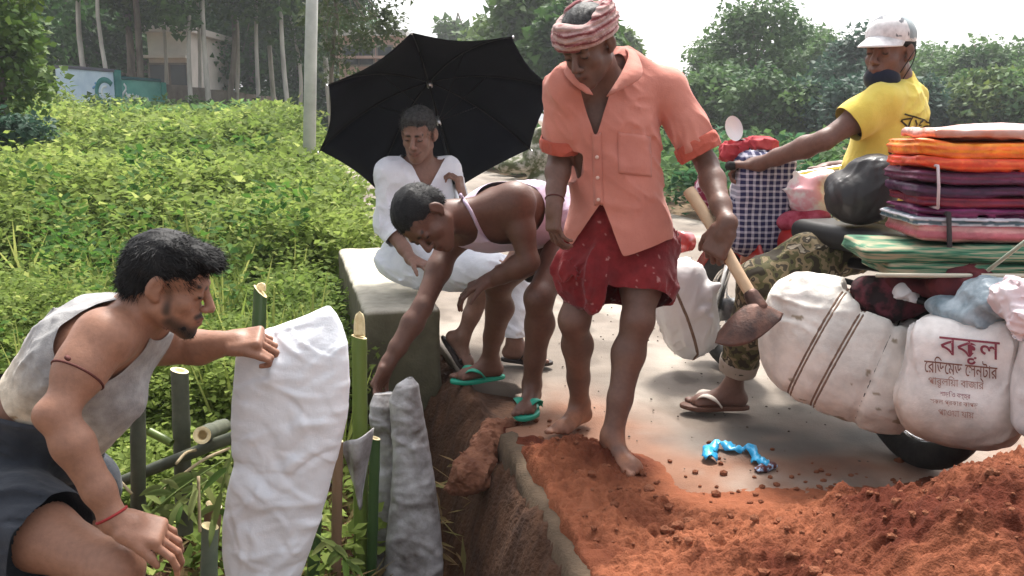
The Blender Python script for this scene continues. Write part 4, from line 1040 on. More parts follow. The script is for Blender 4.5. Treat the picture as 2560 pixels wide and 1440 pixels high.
mk('headcloth', V, F, M_lungi, t, cols=cc)
hair(S, t, M_grey, lambda s, L, E: (E(0, -.016, .050, .074, .092, .076), E(0, .0, -.06, .15, .16, .125, .004, 's')), 900, A(0, .4, -.1), .010)
tb = bvh(np.array([v.co[:] for v in bodyS.data.vertices])+worldloc(t), [p.vertices[:] for p in bodyS.data.polygons])
thread('wrist_thread', tb, lerp(elR, wrR, .92), wrR-elR, .0028, M_brownthread, t, .08)

S.cull(t, [shirtS, lungiS])
# hoe (held, a thing of its own)
hoe = thing('hoe', 'wooden-handled hoe with a rusty muddy blade in the standing man\'s grip', 'hoe', HB)
M_handle = mat('hoe_handle', (.50, .33, .20), .6, (.64, .46, .30), 9, 6, stretch=(1, 1, .3), bump=.001, bscale=80)
M_rust = mat('rusty_iron', (.050, .030, .026), .55, (.15, .070, .050), 18, 8, metal=.45, bump=.0015, bscale=110, spec=.4)
mk('handle', *tube(spline([HA, lerp(HA, HB, .3)+A(.004, 0, .003), lerp(HA, HB, .7), HB+hd*.02], 16), np.linspace(.0215, .0185, 16), 14), M_handle, hoe)
s = SDF(); s.cone(HB-hd*.035, HB+hd*.012, .025, .029, .008); V, F = s.mesh(.004, 1); mk('socket', V, F, M_rust, hoe)
topc = spline([P(1797, 832, 2.76), P(1832, 790, 2.75), P(1868, 764, 2.765), P(1912, 764, 2.765), P(1958, 786, 2.75)], 26)
botc = spline([P(1788, 858, 2.72), P(1822, 866, 2.69), P(1862, 862, 2.68), P(1902, 842, 2.69), P(1950, 800, 2.73)], 26)
V = []
for i in range(26):
    for j in range(12):
        b = j/11; V.append(lerp(topc[i], botc[i], b)+A(0, -1, .2)*(.014*math.sin(b*math.pi)*(1-.7*abs(i/12.5-1))+.010*math.exp(-((i/25-.62)/.12)**2)*(1-b)))
mk('blade', np.array(V), gridmesh(26, 12), M_rust, hoe, solid=.004)
# ================================================================== MAN BENDING OVER THE GREY BAGS
t = thing('person', 'bending man in a lavender vest and green flip-flops reaching down to the grey bags', 'person', A(.05, 3.65, 0))
B = Body((.125, .058, .040))
pel, nb = P(1425, 545, 3.80), P(1168, 545, 3.47)
shN, shF = P(1288, 505, 3.44), P(1128, 600, 3.62)           # near = his left, far = his right
spine = nrm(nb-pel)
B.torso(pel, nb, shF-shN, A(-.3, 0, -1), w=1.0); RB = B.TR
B.cone(shN, shF, .055, .055, .06); B.cone(P(1140, 535, 3.42), shN, .045, .055, .05)
B.ell(lerp(shN, pel, .25)+A(0, .05, .01), A(.085, .07, .12), RB, .05)
elN, wrN = P(1322, 655, 3.42), P(1226, 700, 3.50)
elF, wrF = P(1056, 768, 3.42), P(968, 912, 3.32)
B.arm(shN, elN, wrN, 1.12, .066); B.arm(shF, elF, wrF, 1.05)
B.hand(wrN, A(-.9, .05, -.35), A(0, .2, -1), side=1, curl=(.4, .5, .4))
B.hand(wrF, P(935, 975, 3.28)-wrF, nrm(A(.75, -.35, -.35)), side=-1, curl=(.5, .6, .4), thumb=(.4, .4), g=1.05)
Lh = B.head(P(1062, 545, 3.33), A(-.10, -.55, -.84), A(-.80, -.38, .35), 1.08, nb, (.056, .064))
hN, kN, aN = P(1440, 570, 3.72), P(1348, 745, 3.46), PZ(1330, 3.55, .118)
hF, kF, aF = P(1390, 575, 3.92), P(1246, 712, 3.74), PZ(1226, 3.95, .118)
B.leg(hN, kN, aN, A(.6, .9, 0), 1.0); B.leg(hF, kF, aF, A(.9, .2, 0), .98)
B.foot(aN, A(-.25, -1, 0), .98); B.foot(aF, A(-1, -.35, 0), .98)
bodyB = B.finish(t, None)
hair(B, t, M_hair, lambda s, L, E: style_short(s, L, E), 4200, A(0, .5, -.1), .009)
M_vl = cloth('lavender_vest', (.60, .50, .62), (.50, .40, .53), 7)
s = Body((1, 1, 1)); s.torso(pel, nb, shF-shN, A(-.3, 0, -1), w=1.04, infl=.015)
s.cone(lerp(shN, nb, .5), lerp(shF, nb, .5), .068, .068, .06); s.ell(lerp(shN, pel, .30)+A(0, .06, .015), A(.09, .08, .12), RB, .05)
s.disp = folds(51, spine, .004, 15, 5)
s.cuts = [ball(shN+A(-.01, -.02, -.03), .150), ball(shF+A(-.02, 0, -.02), .13), ball(nb+A(-.05, -.02, -.02), .10), plane(lerp(pel, nb, -.02), -spine)]
vestB = s; V, F = s.mesh(.0055, 2); mk('vest', V, F, M_vl, t, solid=.003)
tv = bvh(np.array([v.co[:] for v in bodyB.data.vertices])+worldloc(t), [p.vertices[:] for p in bodyB.data.polygons])
def strap(pts, w=.008):
    out = []
    for q in spline(pts, 24):
        h_ = hit(tv, q+nrm(-q+A(0, 0, CAMH))*.35, q-A(0, 0, CAMH), .004); out.append(q if h_ is None else h_)
    return out
mk('vest_edge', *tube(strap([P(1150, 485, 3.4), P(1178, 530, 3.36), P(1205, 585, 3.36), P(1236, 620, 3.38)]), .007, 6), M_vl, t)
# brown shorts
s = SDF(); s.ell(pel+A(.01, 0, -.02), A(.155, .125, .15), RB, .05)
s.chain([hN, lerp(hN, kN, .6)], [.112, .098], .05); s.chain([hF, lerp(hF, kF, .92)], [.11, .088], .05)
s.disp = folds(52, kN-hN, .007, 14, 4); s.cuts = [plane(lerp(pel, nb, .2), spine)]
shortsB = s; V, F = s.mesh(.007, 1); mk('shorts', V, F, cloth('brown_shorts', (.045, .032, .026), (.085, .062, .050), 10), t, solid=.003)

B.cull(t, [vestB, shortsB])
def flipflop(label, ank, toe, ms, mst, L=.265, w=.10, band=False):
    tdir = nrm(toe*A(1, 1, 0)); g_ = A(ank[0], ank[1], ank[2]-.098); root = thing('flip_flop', label, 'sandal', A(ank[0], ank[1], max(g_[2], .003)))
    z = max(g_[2], .003); heel = A(ank[0], ank[1], z)-tdir*.072; tip = heel+tdir*L; l = np.cross(tdir, A(0, 0, 1))
    sole('sole', heel, tip, w, .018, ms, root)
    c = heel+tdir*L*.80+A(0, 0, .018)
    for q in (-1, 1):
        e = heel+tdir*L*.42+l*q*w*.46+A(0, 0, .018)
        pts = spline([c+A(0, 0, .004), lerp(c, e, .35)+A(0, 0, .042)+l*q*.010, lerp(c, e, .72)+A(0, 0, .034)+l*q*.010, e], 14)
        V = []; 
        for i, p in enumerate(pts):
            tt = nrm(np.gradient(pts, axis=0)[i]); sd = nrm(np.cross(tt, A(0, 0, 1))); wv = .008+.014*math.sin(min(1, i/13*1.1)*math.pi)
            V += [p-sd*wv, p+A(0, 0, .005), p+sd*wv]
        mk('strap', V, gridmesh(14, 3), mst, root, solid=.004)
    return root
M_fgreen = mat('green_rubber', (.008, .24, .155), .45, (.015, .32, .21), 6, 4, spec=.45); M_fsole = mat('green_sole', (.01, .16, .11), .6)
flipflop('green flip-flop on the bending man\'s forward foot near the soil', aN, A(-.25, -1, 0), M_fgreen, M_fgreen)
flipflop('green flip-flop on the bending man\'s foot beside the parapet', aF, A(-1, -.35, 0), M_fgreen, M_fgreen)

# ================================================================== SEATED MAN UNDER THE UMBRELLA
t = thing('person', 'smiling man in white sitting on the parapet under the black umbrella', 'person', A(-.5, 4.5, .315))
T = Body((.22, .115, .082))
pel, nb = P(1030, 640, 4.62), P(1050, 400, 4.52)
shR, shL = P(972, 432, 4.46), P(1118, 424, 4.56)
T.torso(pel, nb, shR-shL, A(.2, -1, 0)); T.cone(shR, shL, .05, .05, .05)
elR, wrR = P(968, 560, 4.44), P(1030, 650, 4.28)
elL = P(1155, 545, 4.50); usp = A(-.4482, 4.90, 1.402)-nrm(A(-.2253, .6219, .75))*.67; wrL = usp+A(.040, -.012, -.075)
T.arm(shR, elR, wrR); T.arm(shL, elL, wrL)
T.hand(wrR, A(.8, -.5, -.2), A(0, 0, -1), side=-1); T.hand(wrL, A(-.10, .02, 1), A(-1, .25, 0), side=-1, curl=(.9, 1.1, .8), thumb=(.4, .8))
Lh = T.head(P(1046, 334, 4.42), A(-.18, -.93, -.30), A(-.03, -.30, .95), 1.06, nb, (.055, .062))
hL, kL, aL = P(1060, 650, 4.5), P(1285, 690, 4.36), PZ(1286, 4.26, .118)
hR, kR, aR = P(1020, 655, 4.55), P(1236, 672, 4.18), P(1156, 840, 4.22)
T.leg(hL, kL, aL, A(-.9, .2, 0), .95); T.leg(hR, kR, aR, A(-.8, .3, 0), .92)
T.foot(aL, A(.95, -.3, 0), .98); T.foot(aR, A(.6, -.2, -.75), .92)
for q in (-1, 1): T.paint(Lh(q*.02, .092, -.066), Lh(q*.030, .082, -.060), .004, T.skin*.35)
T.finish(t, h=.0048)
hair(T, t, M_grey, lambda s, L, E: style_short(s, L, E, front=1), 3600, A(.2, .5, .1), .016)
# white shirt with a deep V
M_wht = cloth('white_cotton', (.80, .80, .83), (.68, .69, .74), 5, b2=.006)
s = Body((1, 1, 1)); s.torso(pel, nb, shR-shL, A(.2, -1, 0), w=1.0, infl=.014, belly=.01); s.cone(shR, shL, .056, .056, .05)
s.chain([shR, elR, lerp(elR, wrR, .5)], [.066, .058, .052], .04); s.chain([shL, elL], [.066, .058], .04)
s.disp = folds(61, A(.2, 0, 1), .007, 12, 4)
tv_ = P(1062, 480, 4.33)
def vcut(p):
    q = p-tv_; return np.where(p[..., 1] < 4.52, np.minimum(q[..., 2]*.52-np.abs(q[..., 0]), q[..., 2]), -1)
s.cuts = [vcut, ball(nb+A(0, -.02, .05), .095), plane(lerp(elR, wrR, .42), wrR-elR), plane(pel-A(0, 0, .06), A(0, 0, -1))]
s.cuts[2] = (lambda f: lambda p: np.where(np.linalg.norm(p-wrR, axis=-1) < .2, f(p), -1))(s.cuts[2])
shirtT = s; V, F = s.mesh(.0065, 2); mk('shirt', V, F, M_wht, t, solid=.003)
# white dhoti
M_dh = cloth('white_dhoti', (.78, .79, .83), (.66, .68, .74), 6, b2=.006)
s = SDF(); s.ell(pel+A(0, -.02, -.03), A(.19, .17, .10), k=.06)
s.chain([hL, lerp(hL, kL, .6), kL], [.115, .100, .080], .06); s.chain([hR, lerp(hR, kR, .6), lerp(hR, kR, .95)], [.115, .105, .082], .06)
s.chain([kL, lerp(kL, aL, .5), lerp(kL, aL, .97)], [.078, .072, .068], .04); s.cone(lerp(hL, kL, .5), lerp(hR, kR, .8), .09, .08, .06)
s.disp = folds(62, A(.8, -.3, -.4), .009, 14, 3.5); s.cuts = [plane(lerp(kL, aL, .90), A(0, 0, -1))]
dhotiT = s; V, F = s.mesh(.0068, 2); mk('dhoti', V, F, M_dh, t, solid=.003)
T.cull(t, [shirtT, dhotiT])
M_dsand = mat('dark_sandal', (.035, .025, .022), .6)
flipflop('dark sandal on the seated man\'s foot flat on the road', aL, A(.95, -.3, 0), M_dsand, M_dsand, .27)
sn = thing('flip_flop', 'dark sandal on the seated man\'s raised hanging foot', 'sandal', aR-A(0, 0, .08))
tn = nrm(A(.6, -.2, -.75)); un = nrm(A(0, 0, 1)-tn*tn[2]); hz = aR-un*.105*.92
sole('sole', hz-tn*.065, hz+tn*.19, .095, .015, M_dsand, sn, un)
q = hz+tn*.09; ln_ = np.cross(tn, un); mk('strap', *tube(spline([q-ln_*.045+un*.015, q+un*.065, q+ln_*.045+un*.015], 10), .009, 6), M_dsand, sn)

# ---- umbrella
ax = nrm(A(-.2253, .6219, .75)); hub = A(-.4482, 4.90, 1.402); um = thing('umbrella', 'open black umbrella leaning back over the seated man\'s shoulder', 'umbrella', hub-ax*.78)
e1 = nrm(np.cross(ax, A(0, 0, 1))); e2 = np.cross(ax, e1); RU, DP = .6406, .264
M_umb = mat('black_umbrella_cloth', (.006, .0075, .012), .85, (.010, .012, .018), 5, 4, spec=.1, bump=.001, bscale=200)
M_met = mat('umbrella_steel', (.55, .55, .55), .35, metal=.9); M_blk = mat('black_metal', (.008, .008, .009), .5, spec=.3)
def upt(a, r, sag=0): return hub+(e1*math.cos(a)+e2*math.sin(a))*RU*r-ax*(DP*r**2.0)-ax*sag
a0 = .4006
for k in range(8):
    V = []; n1, n2 = 12, 9
    for i in range(n1):
        r = .02+.98*i/(n1-1)
        for j in range(n2):
            q = j/(n2-1); aa, ab = a0+k*math.pi/4, a0+(k+1)*math.pi/4
            p = lerp(upt(aa, r), upt(ab, r), q); cen = hub-ax*DP*r*r
            p = p+(cen-p)*.05*math.sin(q*math.pi)*r-ax*.012*math.sin(q*math.pi)*r
            V.append(p)
    mk('canopy_panel', V, gridmesh(n1, n2), M_umb, um, solid=.0012)
    ribp = [upt(a0+k*math.pi/4, r)-ax*.006 for r in np.linspace(.03, 1.015, 12)]
    rb = tubeobj('rib', ribp, .0028, M_blk, um, 6)
    tubeobj('strut', [hub-ax*.27+(e1*math.cos(a0+k*math.pi/4)+e2*math.sin(a0+k*math.pi/4))*.012, upt(a0+k*math.pi/4, .48)-ax*.008], .0022, M_blk, rb, 6)
    mk('rib_tip', *disc(ribp[-1], ax, .005, 8, .006), M_met, rb)
mk('shaft', *tube([hub+ax*.05, hub-ax*.72], .006, 8), M_blk, um); mk('runner', *tube([hub-ax*.25, hub-ax*.30], .012, 10), M_met, um)
mk('hub_crown', *tube([hub-ax*.005, hub-ax*.035], .016, 12), M_met, um)
hp = [hub-ax*.70]+[hub-ax*(.78+.05*math.sin(a))+e2*.05*(1-math.cos(a)) for a in np.linspace(0, math.pi, 9)]
mk('crook_handle', *tube(spline(hp, 20), .011, 8), M_met, um)

# ================================================================== RIDER ON THE LOADED MOTORCYCLE
t = thing('person', 'motorcycle rider in a yellow printed T-shirt, pale cap and dark face mask', 'person', A(1.3, 3.45, 0))
R5 = Body((.17, .090, .068))
pel, nb = P(2172, 560, 3.60), P(2244, 208, 3.66)
shL, shR = P(2204, 256, 3.50), P(2272, 246, 3.80)
R5.torso(pel, nb, shR-shL, A(-.7, .6, 0)); R5.cone(shR, shL, .05, .05, .05)
elL, wrL = P(2062, 350, 3.47), P(1896, 410, 3.70)
elR, wrR = P(2160, 420, 4.10), P(2075, 420, 4.22)
R5.arm(shL, elL, wrL, 1.02); R5.arm(shR, elR, wrR, 1.0)
R5.hand(wrL, P(1842, 408, 3.78)-wrL, A(-.1, .4, -1), side=-1, curl=(.8, 1.0, .9), g=1.1); R5.hand(wrR, A(-.8, .5, -.1), A(0, 0, -1), side=1, curl=(.8, 1., .9))
Lh = R5.head(P(2222, 128, 3.60), A(-.76, -.63, -.10), A(.02, -.05, 1), 1.05, nb, (.055, .062))
hL, kL, aL = P(2135, 606, 3.50), P(1905, 706, 3.36), PZ(1832, 3.52, .120)
hR, kR, aR = P(2190, 600, 3.75), P(2010, 650, 4.05), P(2000, 860, 3.95)
R5.leg(hL, kL, aL, A(.8, .5, 0)); R5.leg(hR, kR, aR, A(.4, -.9, 0)); R5.foot(aL, A(-.95, .1, 0), 1.0); R5.foot(aR, A(-.3, .95, 0))
R5.finish(t, h=.006)
hair(R5, t, M_hair, lambda s, L, E: style_short(s, L, E), 1200, A(0, .4, -.3), .008)
# face mask pulled down over the chin
s = SDF(); L_ = lambda x, y, z: R5.Hc+R5.HR@(A(x, y, z)*R5.Hs)
s.ell(L_(0, .046, -.092), A(.060, .060, .048)*R5.Hs, R5.HR, .01); s.ell(L_(0, .030, -.105), A(.064, .055, .045)*R5.Hs, R5.HR, .02)
s.cuts = [plane(L_(0, .1, -.056), R5.HR@A(0, .35, 1)), plane(L_(0, -.012, 0), R5.HR@A(0, -1, .25))]
V, F = s.mesh(.004, 2); mk('face_mask', V, F, cloth('mask_cloth', (.010, .014, .028), (.018, .024, .045), 8), t, solid=.002)
for q in (-1, 1): mk('ear_loop', *tube(spline([L_(q*.066, .03, -.075), L_(q*.079, .005, -.035), L_(q*.088, -.028, .005), L_(q*.082, -.03, -.04), L_(q*.066, .005, -.10)], 16), .0022, 5), M_blk, t)
# cap
M_cap = mat('cap_cotton', attr=True, rough=.85, scale=30, bump=.001, bscale=260, sheen=.2)
s = SDF(); s.ell(L_(0, -.014, .050), A(.083, .104, .082)*R5.Hs, R5.HR, .02); s.ell(L_(0, .02, .068), A(.072, .078, .062)*R5.Hs, R5.HR, .02)
s.cuts = [plane(L_(0, -.02, .030), R5.HR@A(0, .05, -1))]
V, F = s.mesh(.005, 2); q = local(R5.HR, R5.Hc, R5.Hs, V)
cc = np.where(((q[:, 1] < .01) & (q[:, 2] > .045))[:, None], A(.30, .36, .38), A(.74, .72, .72)); cc = np.where(((vnoise(q*55, 4) > .25) & (np.abs(q[:, 1]-.035) < .032) & (q[:, 2] > .055))[:, None], A(.13, .14, .16), cc)
cap = mk('cap', V, F, M_cap, t, cols=cc, solid=.003)
V = []
for i in range(15):
    a = (i/14*2-1)*1.15
    for j in range(7):
        b = j/6; rr = lerp(1.0, 1.80, b*math.cos(a*.75)); V.append(L_(.084*math.sin(a)*lerp(1, 1.12, b*math.cos(a)), -.012+.105*math.cos(a)*rr, .040-.004*b+.022*math.cos(a*1.5)*(1-b*.2)-.028*b*math.cos(a)))
V = np.array(V); mk('cap_brim', V, gridmesh(15, 7), M_cap, cap, cols=np.tile(A(.70, .68, .68), (len(V), 1)), solid=.004)
# yellow T-shirt
M_yel = cloth('yellow_tshirt', (.78, .63, .13), (.68, .53, .09), 4, b2=.004)
s = Body((1, 1, 1)); s.torso(pel, nb, shR-shL, A(-.7, .6, 0), w=.98, infl=.018, belly=.015); RY = s.TR; s.cone(shR, shL, .058, .058, .05)
s.chain([shL, lerp(shL, elL, .4), lerp(shL, elL, .76)], [.064, .070, .073], .05); s.chain([shR, lerp(shR, elR, .7)], [.062, .065], .05)
s.cone(nb-A(0, 0, .03), nb+A(-.01, 0, .01), .068, .060, .03)
s.disp = folds(71, A(-.6, -.2, -.6), .008, 10, 4)
cL = lerp(shL, elL, .60)
s.cuts = [lambda p: np.where(np.linalg.norm((p-shL)-((p-shL)@nrm(elL-shL))[..., None]*nrm(elL-shL), axis=-1) < .095, (p-cL)@nrm(elL-shL), -1), ball(nb+A(-.05, -.02, .06), .075), plane(pel-A(0, 0, .05), A(0, 0, -1))]
shirtR = s; V, F = s.mesh(.006, 2); mk('t_shirt', V, F, M_yel, t, solid=.003); ty = bvh(V, F)
# printed letters on the back, two short lines
bk = -RY[:, 1]; M_ink = mat('dark_print', (.05, .035, .02), .8)
for line, (s_, zz) in enumerate((('\u09ac\u099c\u09b0', .40), ('\u09b2\u09be\u0987', .295))):
    tv3, tf3 = textmesh(s_, .085, 0); tv3 = tv3-tv3.mean(0)
    out = []
    for x, y, _ in tv3:
        o_ = lerp(pel, nb, 0)+RY[:, 2]*(zz+y)+RY[:, 0]*(x-.062)+bk*.4
        h_ = hit(ty, o_, -bk, .006); out.append(o_ if h_ is None else h_)
    mk('print', np.array(out), tf3, M_ink, t, smooth=False)
# camouflage trousers
M_camo = mat('camouflage', (.1, .1, .1), .9)
n_, l_ = M_camo.node_tree.nodes, M_camo.node_tree.links
vo = n_.new('ShaderNodeTexNoise'); vo.inputs['Scale'].default_value = 17; vo.inputs['Detail'].default_value = 2; tc_ = n_.new('ShaderNodeTexCoord'); l_.new(tc_.outputs['Object'], vo.inputs['Vector'])
cr = n_.new('ShaderNodeValToRGB'); cr.color_ramp.interpolation = 'CONSTANT'; el = cr.color_ramp.elements
el[0].color = (.035, .028, .018, 1); el[0].position = 0; el[1].color = (.085, .080, .035, 1); el[1].position = .42
for pos, cl_ in ((.50, (.20, .155, .09, 1)), (.57, (.055, .045, .03, 1)), (.64, (.30, .26, .19, 1))): q = el.new(pos); q.color = cl_
l_.new(vo.outputs[0], cr.inputs[0]); l_.new(cr.outputs[0], n_['Principled BSDF'].inputs['Base Color'])
s = SDF(); s.ell(pel+A(0, 0, -.03), A(.165, .15, .13), RY, .05)
s.chain([hL, lerp(hL, kL, .5), kL], [.112, .105, .090], .05); s.chain([hR, kR], [.11, .09], .05); s.chain([kR, lerp(kR, aR, .9)], [.085, .075], .04)
s.chain([kL, lerp(kL, aL, .5), lerp(kL, aL, .84)], [.088, .080, .072], .04)
s.disp = folds(72, kL-hL, .010, 13, 9); c_ = lerp(kL, aL, .80); s.cuts = [lambda p: np.where(np.linalg.norm(p-c_, axis=-1) < .16, (p-c_)@nrm(aL-kL), -1)]
trouR = s; V, F = s.mesh(.0068, 2); mk('trousers', V, F, M_camo, t, solid=.003)
s = SDF(); c1, c2 = lerp(kL, aL, .72), lerp(kL, aL, .84); s.cone(c1, c2, .080, .076, .01); s.cuts = [plane(c2, aL-kL), plane(c1, kL-aL)]; s.disp = folds(73, aL-kL, .004, 20, 10)
V, F = s.mesh(.005, 1); mk('rolled_hem', V, F, cloth('pale_hem', (.40, .33, .27), (.30, .25, .2)), t, solid=.004)
M_bs = mat('brown_sandal', (.10, .045, .028), .6, (.16, .075, .05), 8, 4); M_wst = mat('pale_strap', (.62, .55, .48), .6)
flipflop('brown sandal with pale straps on the rider\'s grounded foot', aL, A(-.95, .1, 0), M_bs, M_wst, .285, .105)
# ================================================================== MOTORCYCLE AND ITS LOAD
bd = nrm(A(-.28, .96, 0)); bl = A(-bd[1], bd[0], 0)*1.0; BO = A(1.25, 3.57, 0)     # forward, left, ground point between the wheels
def K(f, l, z): return BO+bd*f+bl*l+A(0, 0, z)
RK = np.stack([bd, bl, A(0, 0, 1)], 1)
bike = thing('motorcycle', 'red and black motorcycle heavily loaded with sacks and folded cloth', 'motorcycle', BO)
M_tyre = mat('tyre_rubber', (.012, .012, .012), .75, (.03, .028, .026), 20, 4, bump=.002, bscale=80); M_chrome = mat('chrome', (.7, .7, .7), .18, metal=1)
M_red = mat('red_paint', (.36, .018, .014), .28, coat=.6, spec=.5); M_engine = mat('engine_metal', (.10, .10, .10), .45, metal=.7, col2=(.2, .2, .2), scale=20)
def wheel(f, r=.30, tw=.050):
    c = K(f, 0, r); V, F = [], []; n, m = 40, 12; kn = []
    for i in range(n):
        a = 2*math.pi*i/n; u = bd*math.cos(a)+A(0, 0, 1)*math.sin(a)
        for j in range(m):
            b = 2*math.pi*j/m; V.append(c+u*(r-tw+tw*math.cos(b))+bl*tw*1.05*math.sin(b))
    for i in range(n):
        for j in range(m): F.append([i*m+j, i*m+(j+1) % m, ((i+1) % n)*m+(j+1) % m, ((i+1) % n)*m+j])
    w = thing('wheel', None, None, c); w.parent = bike; w.location = tuple(c-BO)
    mk('tyre', V, F, M_tyre, w)
    pr = [c+(bd*math.cos(a)+A(0, 0, 1)*math.sin(a))*(r-2*tw+.012) for a in np.linspace(0, 2*math.pi, 41)]; mk('rim', *tube(pr, .016, 8, False), M_chrome, w)
    mk('wheel_hub', *tube([c-bl*.06, c+bl*.06], .055, 16), M_engine, w)
    for k in range(10):
        a = 2*math.pi*k/10; u = bd*math.cos(a)+A(0, 0, 1)*math.sin(a); mk('spoke', *tube([c+u*.05+bl*.02*(-1)**k, c+u*(r-2*tw+.01)], .0035, 5), M_chrome, w)
    return w
wheel(-.62); wheel(.66)
def fender(f, r, a0_, a1_, m, w=.062):
    V = []; 
    for a in np.linspace(a0_, a1_, 18):
        u = bd*math.cos(a)+A(0, 0, 1)*math.sin(a)
        for b in np.linspace(-1, 1, 7): V.append(K(f, 0, .30)+u*(r-.03*b*b)+bl*w*b)
    return mk('mudguard', V, gridmesh(18, 7), m, bike, solid=.004)
fender(.66, .345, .15, 2.3, M_red); fender(-.62, .36, .5, 3.0, M_blk)
for q in (-1, 1): mk('fork', *tube([K(.66, q*.085, .30), K(.42, q*.085, .88)], .020, 10), M_chrome, bike)
mk('frame', *join([tube([K(.42, 0, .86), K(.30, 0, .45), K(.0, 0, .28), K(-.35, 0, .34)], .022, 8), tube([K(.42, 0, .82), K(-.2, 0, .66), K(-.8, 0, .70)], .022, 8)]), M_blk, bike)
for q in (-1, 1): mk('swing_arm', *tube([K(-.1, q*.10, .34), K(-.62, q*.10, .30)], .018, 8), M_blk, bike)
for q in (-1, 1): mk('shock_absorber', *tube([K(-.55, q*.13, .34), K(-.48, q*.13, .66)], [.022, .022], 10), M_chrome, bike)
s = SDF(); s.box(K(.05, 0, .36), (.17, .11, .11), RK, .03, .03); s.cone(K(.18, 0, .36), K(.22, 0, .58), .07, .06, .03); V, F = s.mesh(.01); mk('engine', V, F, M_engine, bike)
s = SDF(); s.ell(K(.13, 0, .70), A(.19, .10, .085), RK, .03); s.ell(K(.0, 0, .69), A(.16, .08, .06), RK, .03); V, F = s.mesh(.009); mk('fuel_tank', V, F, M_red, bike)
s = SDF(); s.box(K(-.32, 0, .765), (.36, .13, .045), RK, .04, .02); V, F = s.mesh(.009); mk('seat', V, F, mat('seat_vinyl', (.02, .02, .02), .5), bike)
for q in (-1, 1):
    s = SDF(); s.ell(K(.22, q*.17, .56), A(.10, .022, .15), RK, .02); s.box(K(.22, q*.175, .48), (.07, .018, .10), RK, .015, .03); V, F = s.mesh(.006); mk('leg_shield', V, F, M_red, bike)
gripL = P(1850, 415, 3.78); hbc = K(.36, 0, 1.0); gripR = 2*hbc-gripL; gripR = K(.30, -.34, 1.0)
mk('handlebar', *tube(spline([gripL, lerp(gripL, hbc, .55)+A(0, .02, -.03), hbc-A(0, 0, .05), lerp(gripR, hbc, .55)+A(0, .02, -.03), gripR], 24), .0125, 10), M_chrome, bike)
gd = nrm(gripL-lerp(gripL, hbc, .5)); mk('grip', *tube([gripL-gd*.05, gripL+gd*.075], .019, 12), M_tyre, bike)
mk('brake_lever', *tube([gripL-gd*.06+bd*.03, gripL+bd*.06+gd*.04], .006, 6), M_chrome, bike)
s = SDF(); s.ell(K(.50, 0, .88), A(.10, .10, .10), RK, .02); s.ell(K(.47, 0, .80), A(.09, .12, .10), RK, .03); V, F = s.mesh(.008); hl = mk('headlamp_cowl', V, F, M_red, bike)
mk('headlamp_glass', *disc(K(.598, 0, .88), bd, .075, 20, .006), mat('lamp_glass', (.8, .8, .8), .1, spec=.7), hl)
mc = P(1835, 321, 3.86); mn = nrm(A(-.35, -1, .05)); mu = nrm(A(-.32, .1, 1)); mu = nrm(mu-mn*mu.dot(mn)); ml = np.cross(mn, mu)
V, F = [], []; n = 24
for k_ in range(n):
    a = 2*math.pi*k_/n; V.append(mc+mu*.055*math.sin(a)+ml*.036*math.cos(a))
for k_ in range(n): V.append(V[k_]-mn*.014+(mc-V[k_])*.15)
F = [list(range(n)), list(range(n, 2*n))[::-1]]+[[k_, (k_+1) % n, n+(k_+1) % n, n+k_] for k_ in range(n)]
mir = mk('mirror', V, F, mat('mirror_sky_white', (.86, .87, .88), .25, spec=.6), bike); mk('mirror_stem', *tube(spline([gripL+A(.06, .03, 0), lerp(gripL, mc, .6)+A(.05, 0, 0), mc-mu*.05-mn*.014], 12), .006, 6), M_blk, mir)  # pale white colour stands for the sky reflected in the mirror
tl = mk('turn_signal', *tube([P(1722, 604, 4.35), P(1690, 606, 4.30)], [.050, .056], 14), M_red, bike)
mk('rear_rack', *join([tube([K(-.3, .13, .62), K(-.9, .13, .62)], .011, 8), tube([K(-.3, -.20, .62), K(-.95, -.20, .62)], .011, 8), tube([K(-.9, -.22, .62), K(-.9, .13, .62)], .011, 8), tube([K(-.7, -.22, .62), K(-.7, .13, .62)], .011, 8)]), M_blk, bike)
mk('exhaust', *tube(spline([K(.2, -.12, .35), K(0, -.16, .22), K(-.3, -.17, .26), K(-.8, -.17, .34)], 14), np.linspace(.02, .042, 14), 10), M_chrome, bike)

# ---- big sack slung on the near side
M_sack = mat('woven_sack', (.60, .50, .42), .75, (.80, .74, .68), 4, 7, bump=.0012, bscale=240, bump2=.006, b2scale=14, contrast=(.25, .65), spec=.25)
M_rope = mat('rope', (.16, .10, .075), .9, (.26, .17, .12), 60, 3)
M_cord = mat('dark_cord', (.05, .04, .04), .8)
sc_ = P(2096, 878, 2.98); sdx = nrm(P(2290, 860, 2.86)-P(1900, 880, 3.12)); sfw = nrm(np.cross(sdx, A(0, 0, 1))); sfw = sfw if sfw[1] < 0 else -sfw
Rs = np.stack([sdx, sfw, A(0, 0, 1)], 1); Rs = Rs@np.array(Matrix.Rotation(.20, 3, 'Y'))
s = SDF(); s.ell(sc_, A(.268, .165, .225), Rs, .06); s.box(sc_+Rs[:, 0]*.015+A(0, 0, .02), (.235, .125, .215), Rs, .11, .08); s.ell(sc_+Rs[:, 0]*.15+A(0, 0, -.08), A(.15, .14, .17), Rs, .06)
s.ell(sc_+Rs[:, 0]*.16+A(0, .02, .20), A(.13, .12, .10), Rs, .04, 's')
ropes = [(-.085, .35), (.01, .35), (.15, .25)]
def rp(k): return sc_+Rs[:, 0]*ropes[k][0], nrm(Rs[:, 0]+Rs[:, 2]*ropes[k][1]*-1)
fsk = folds(86, Rs[:, 0], .0055, 12, 5)
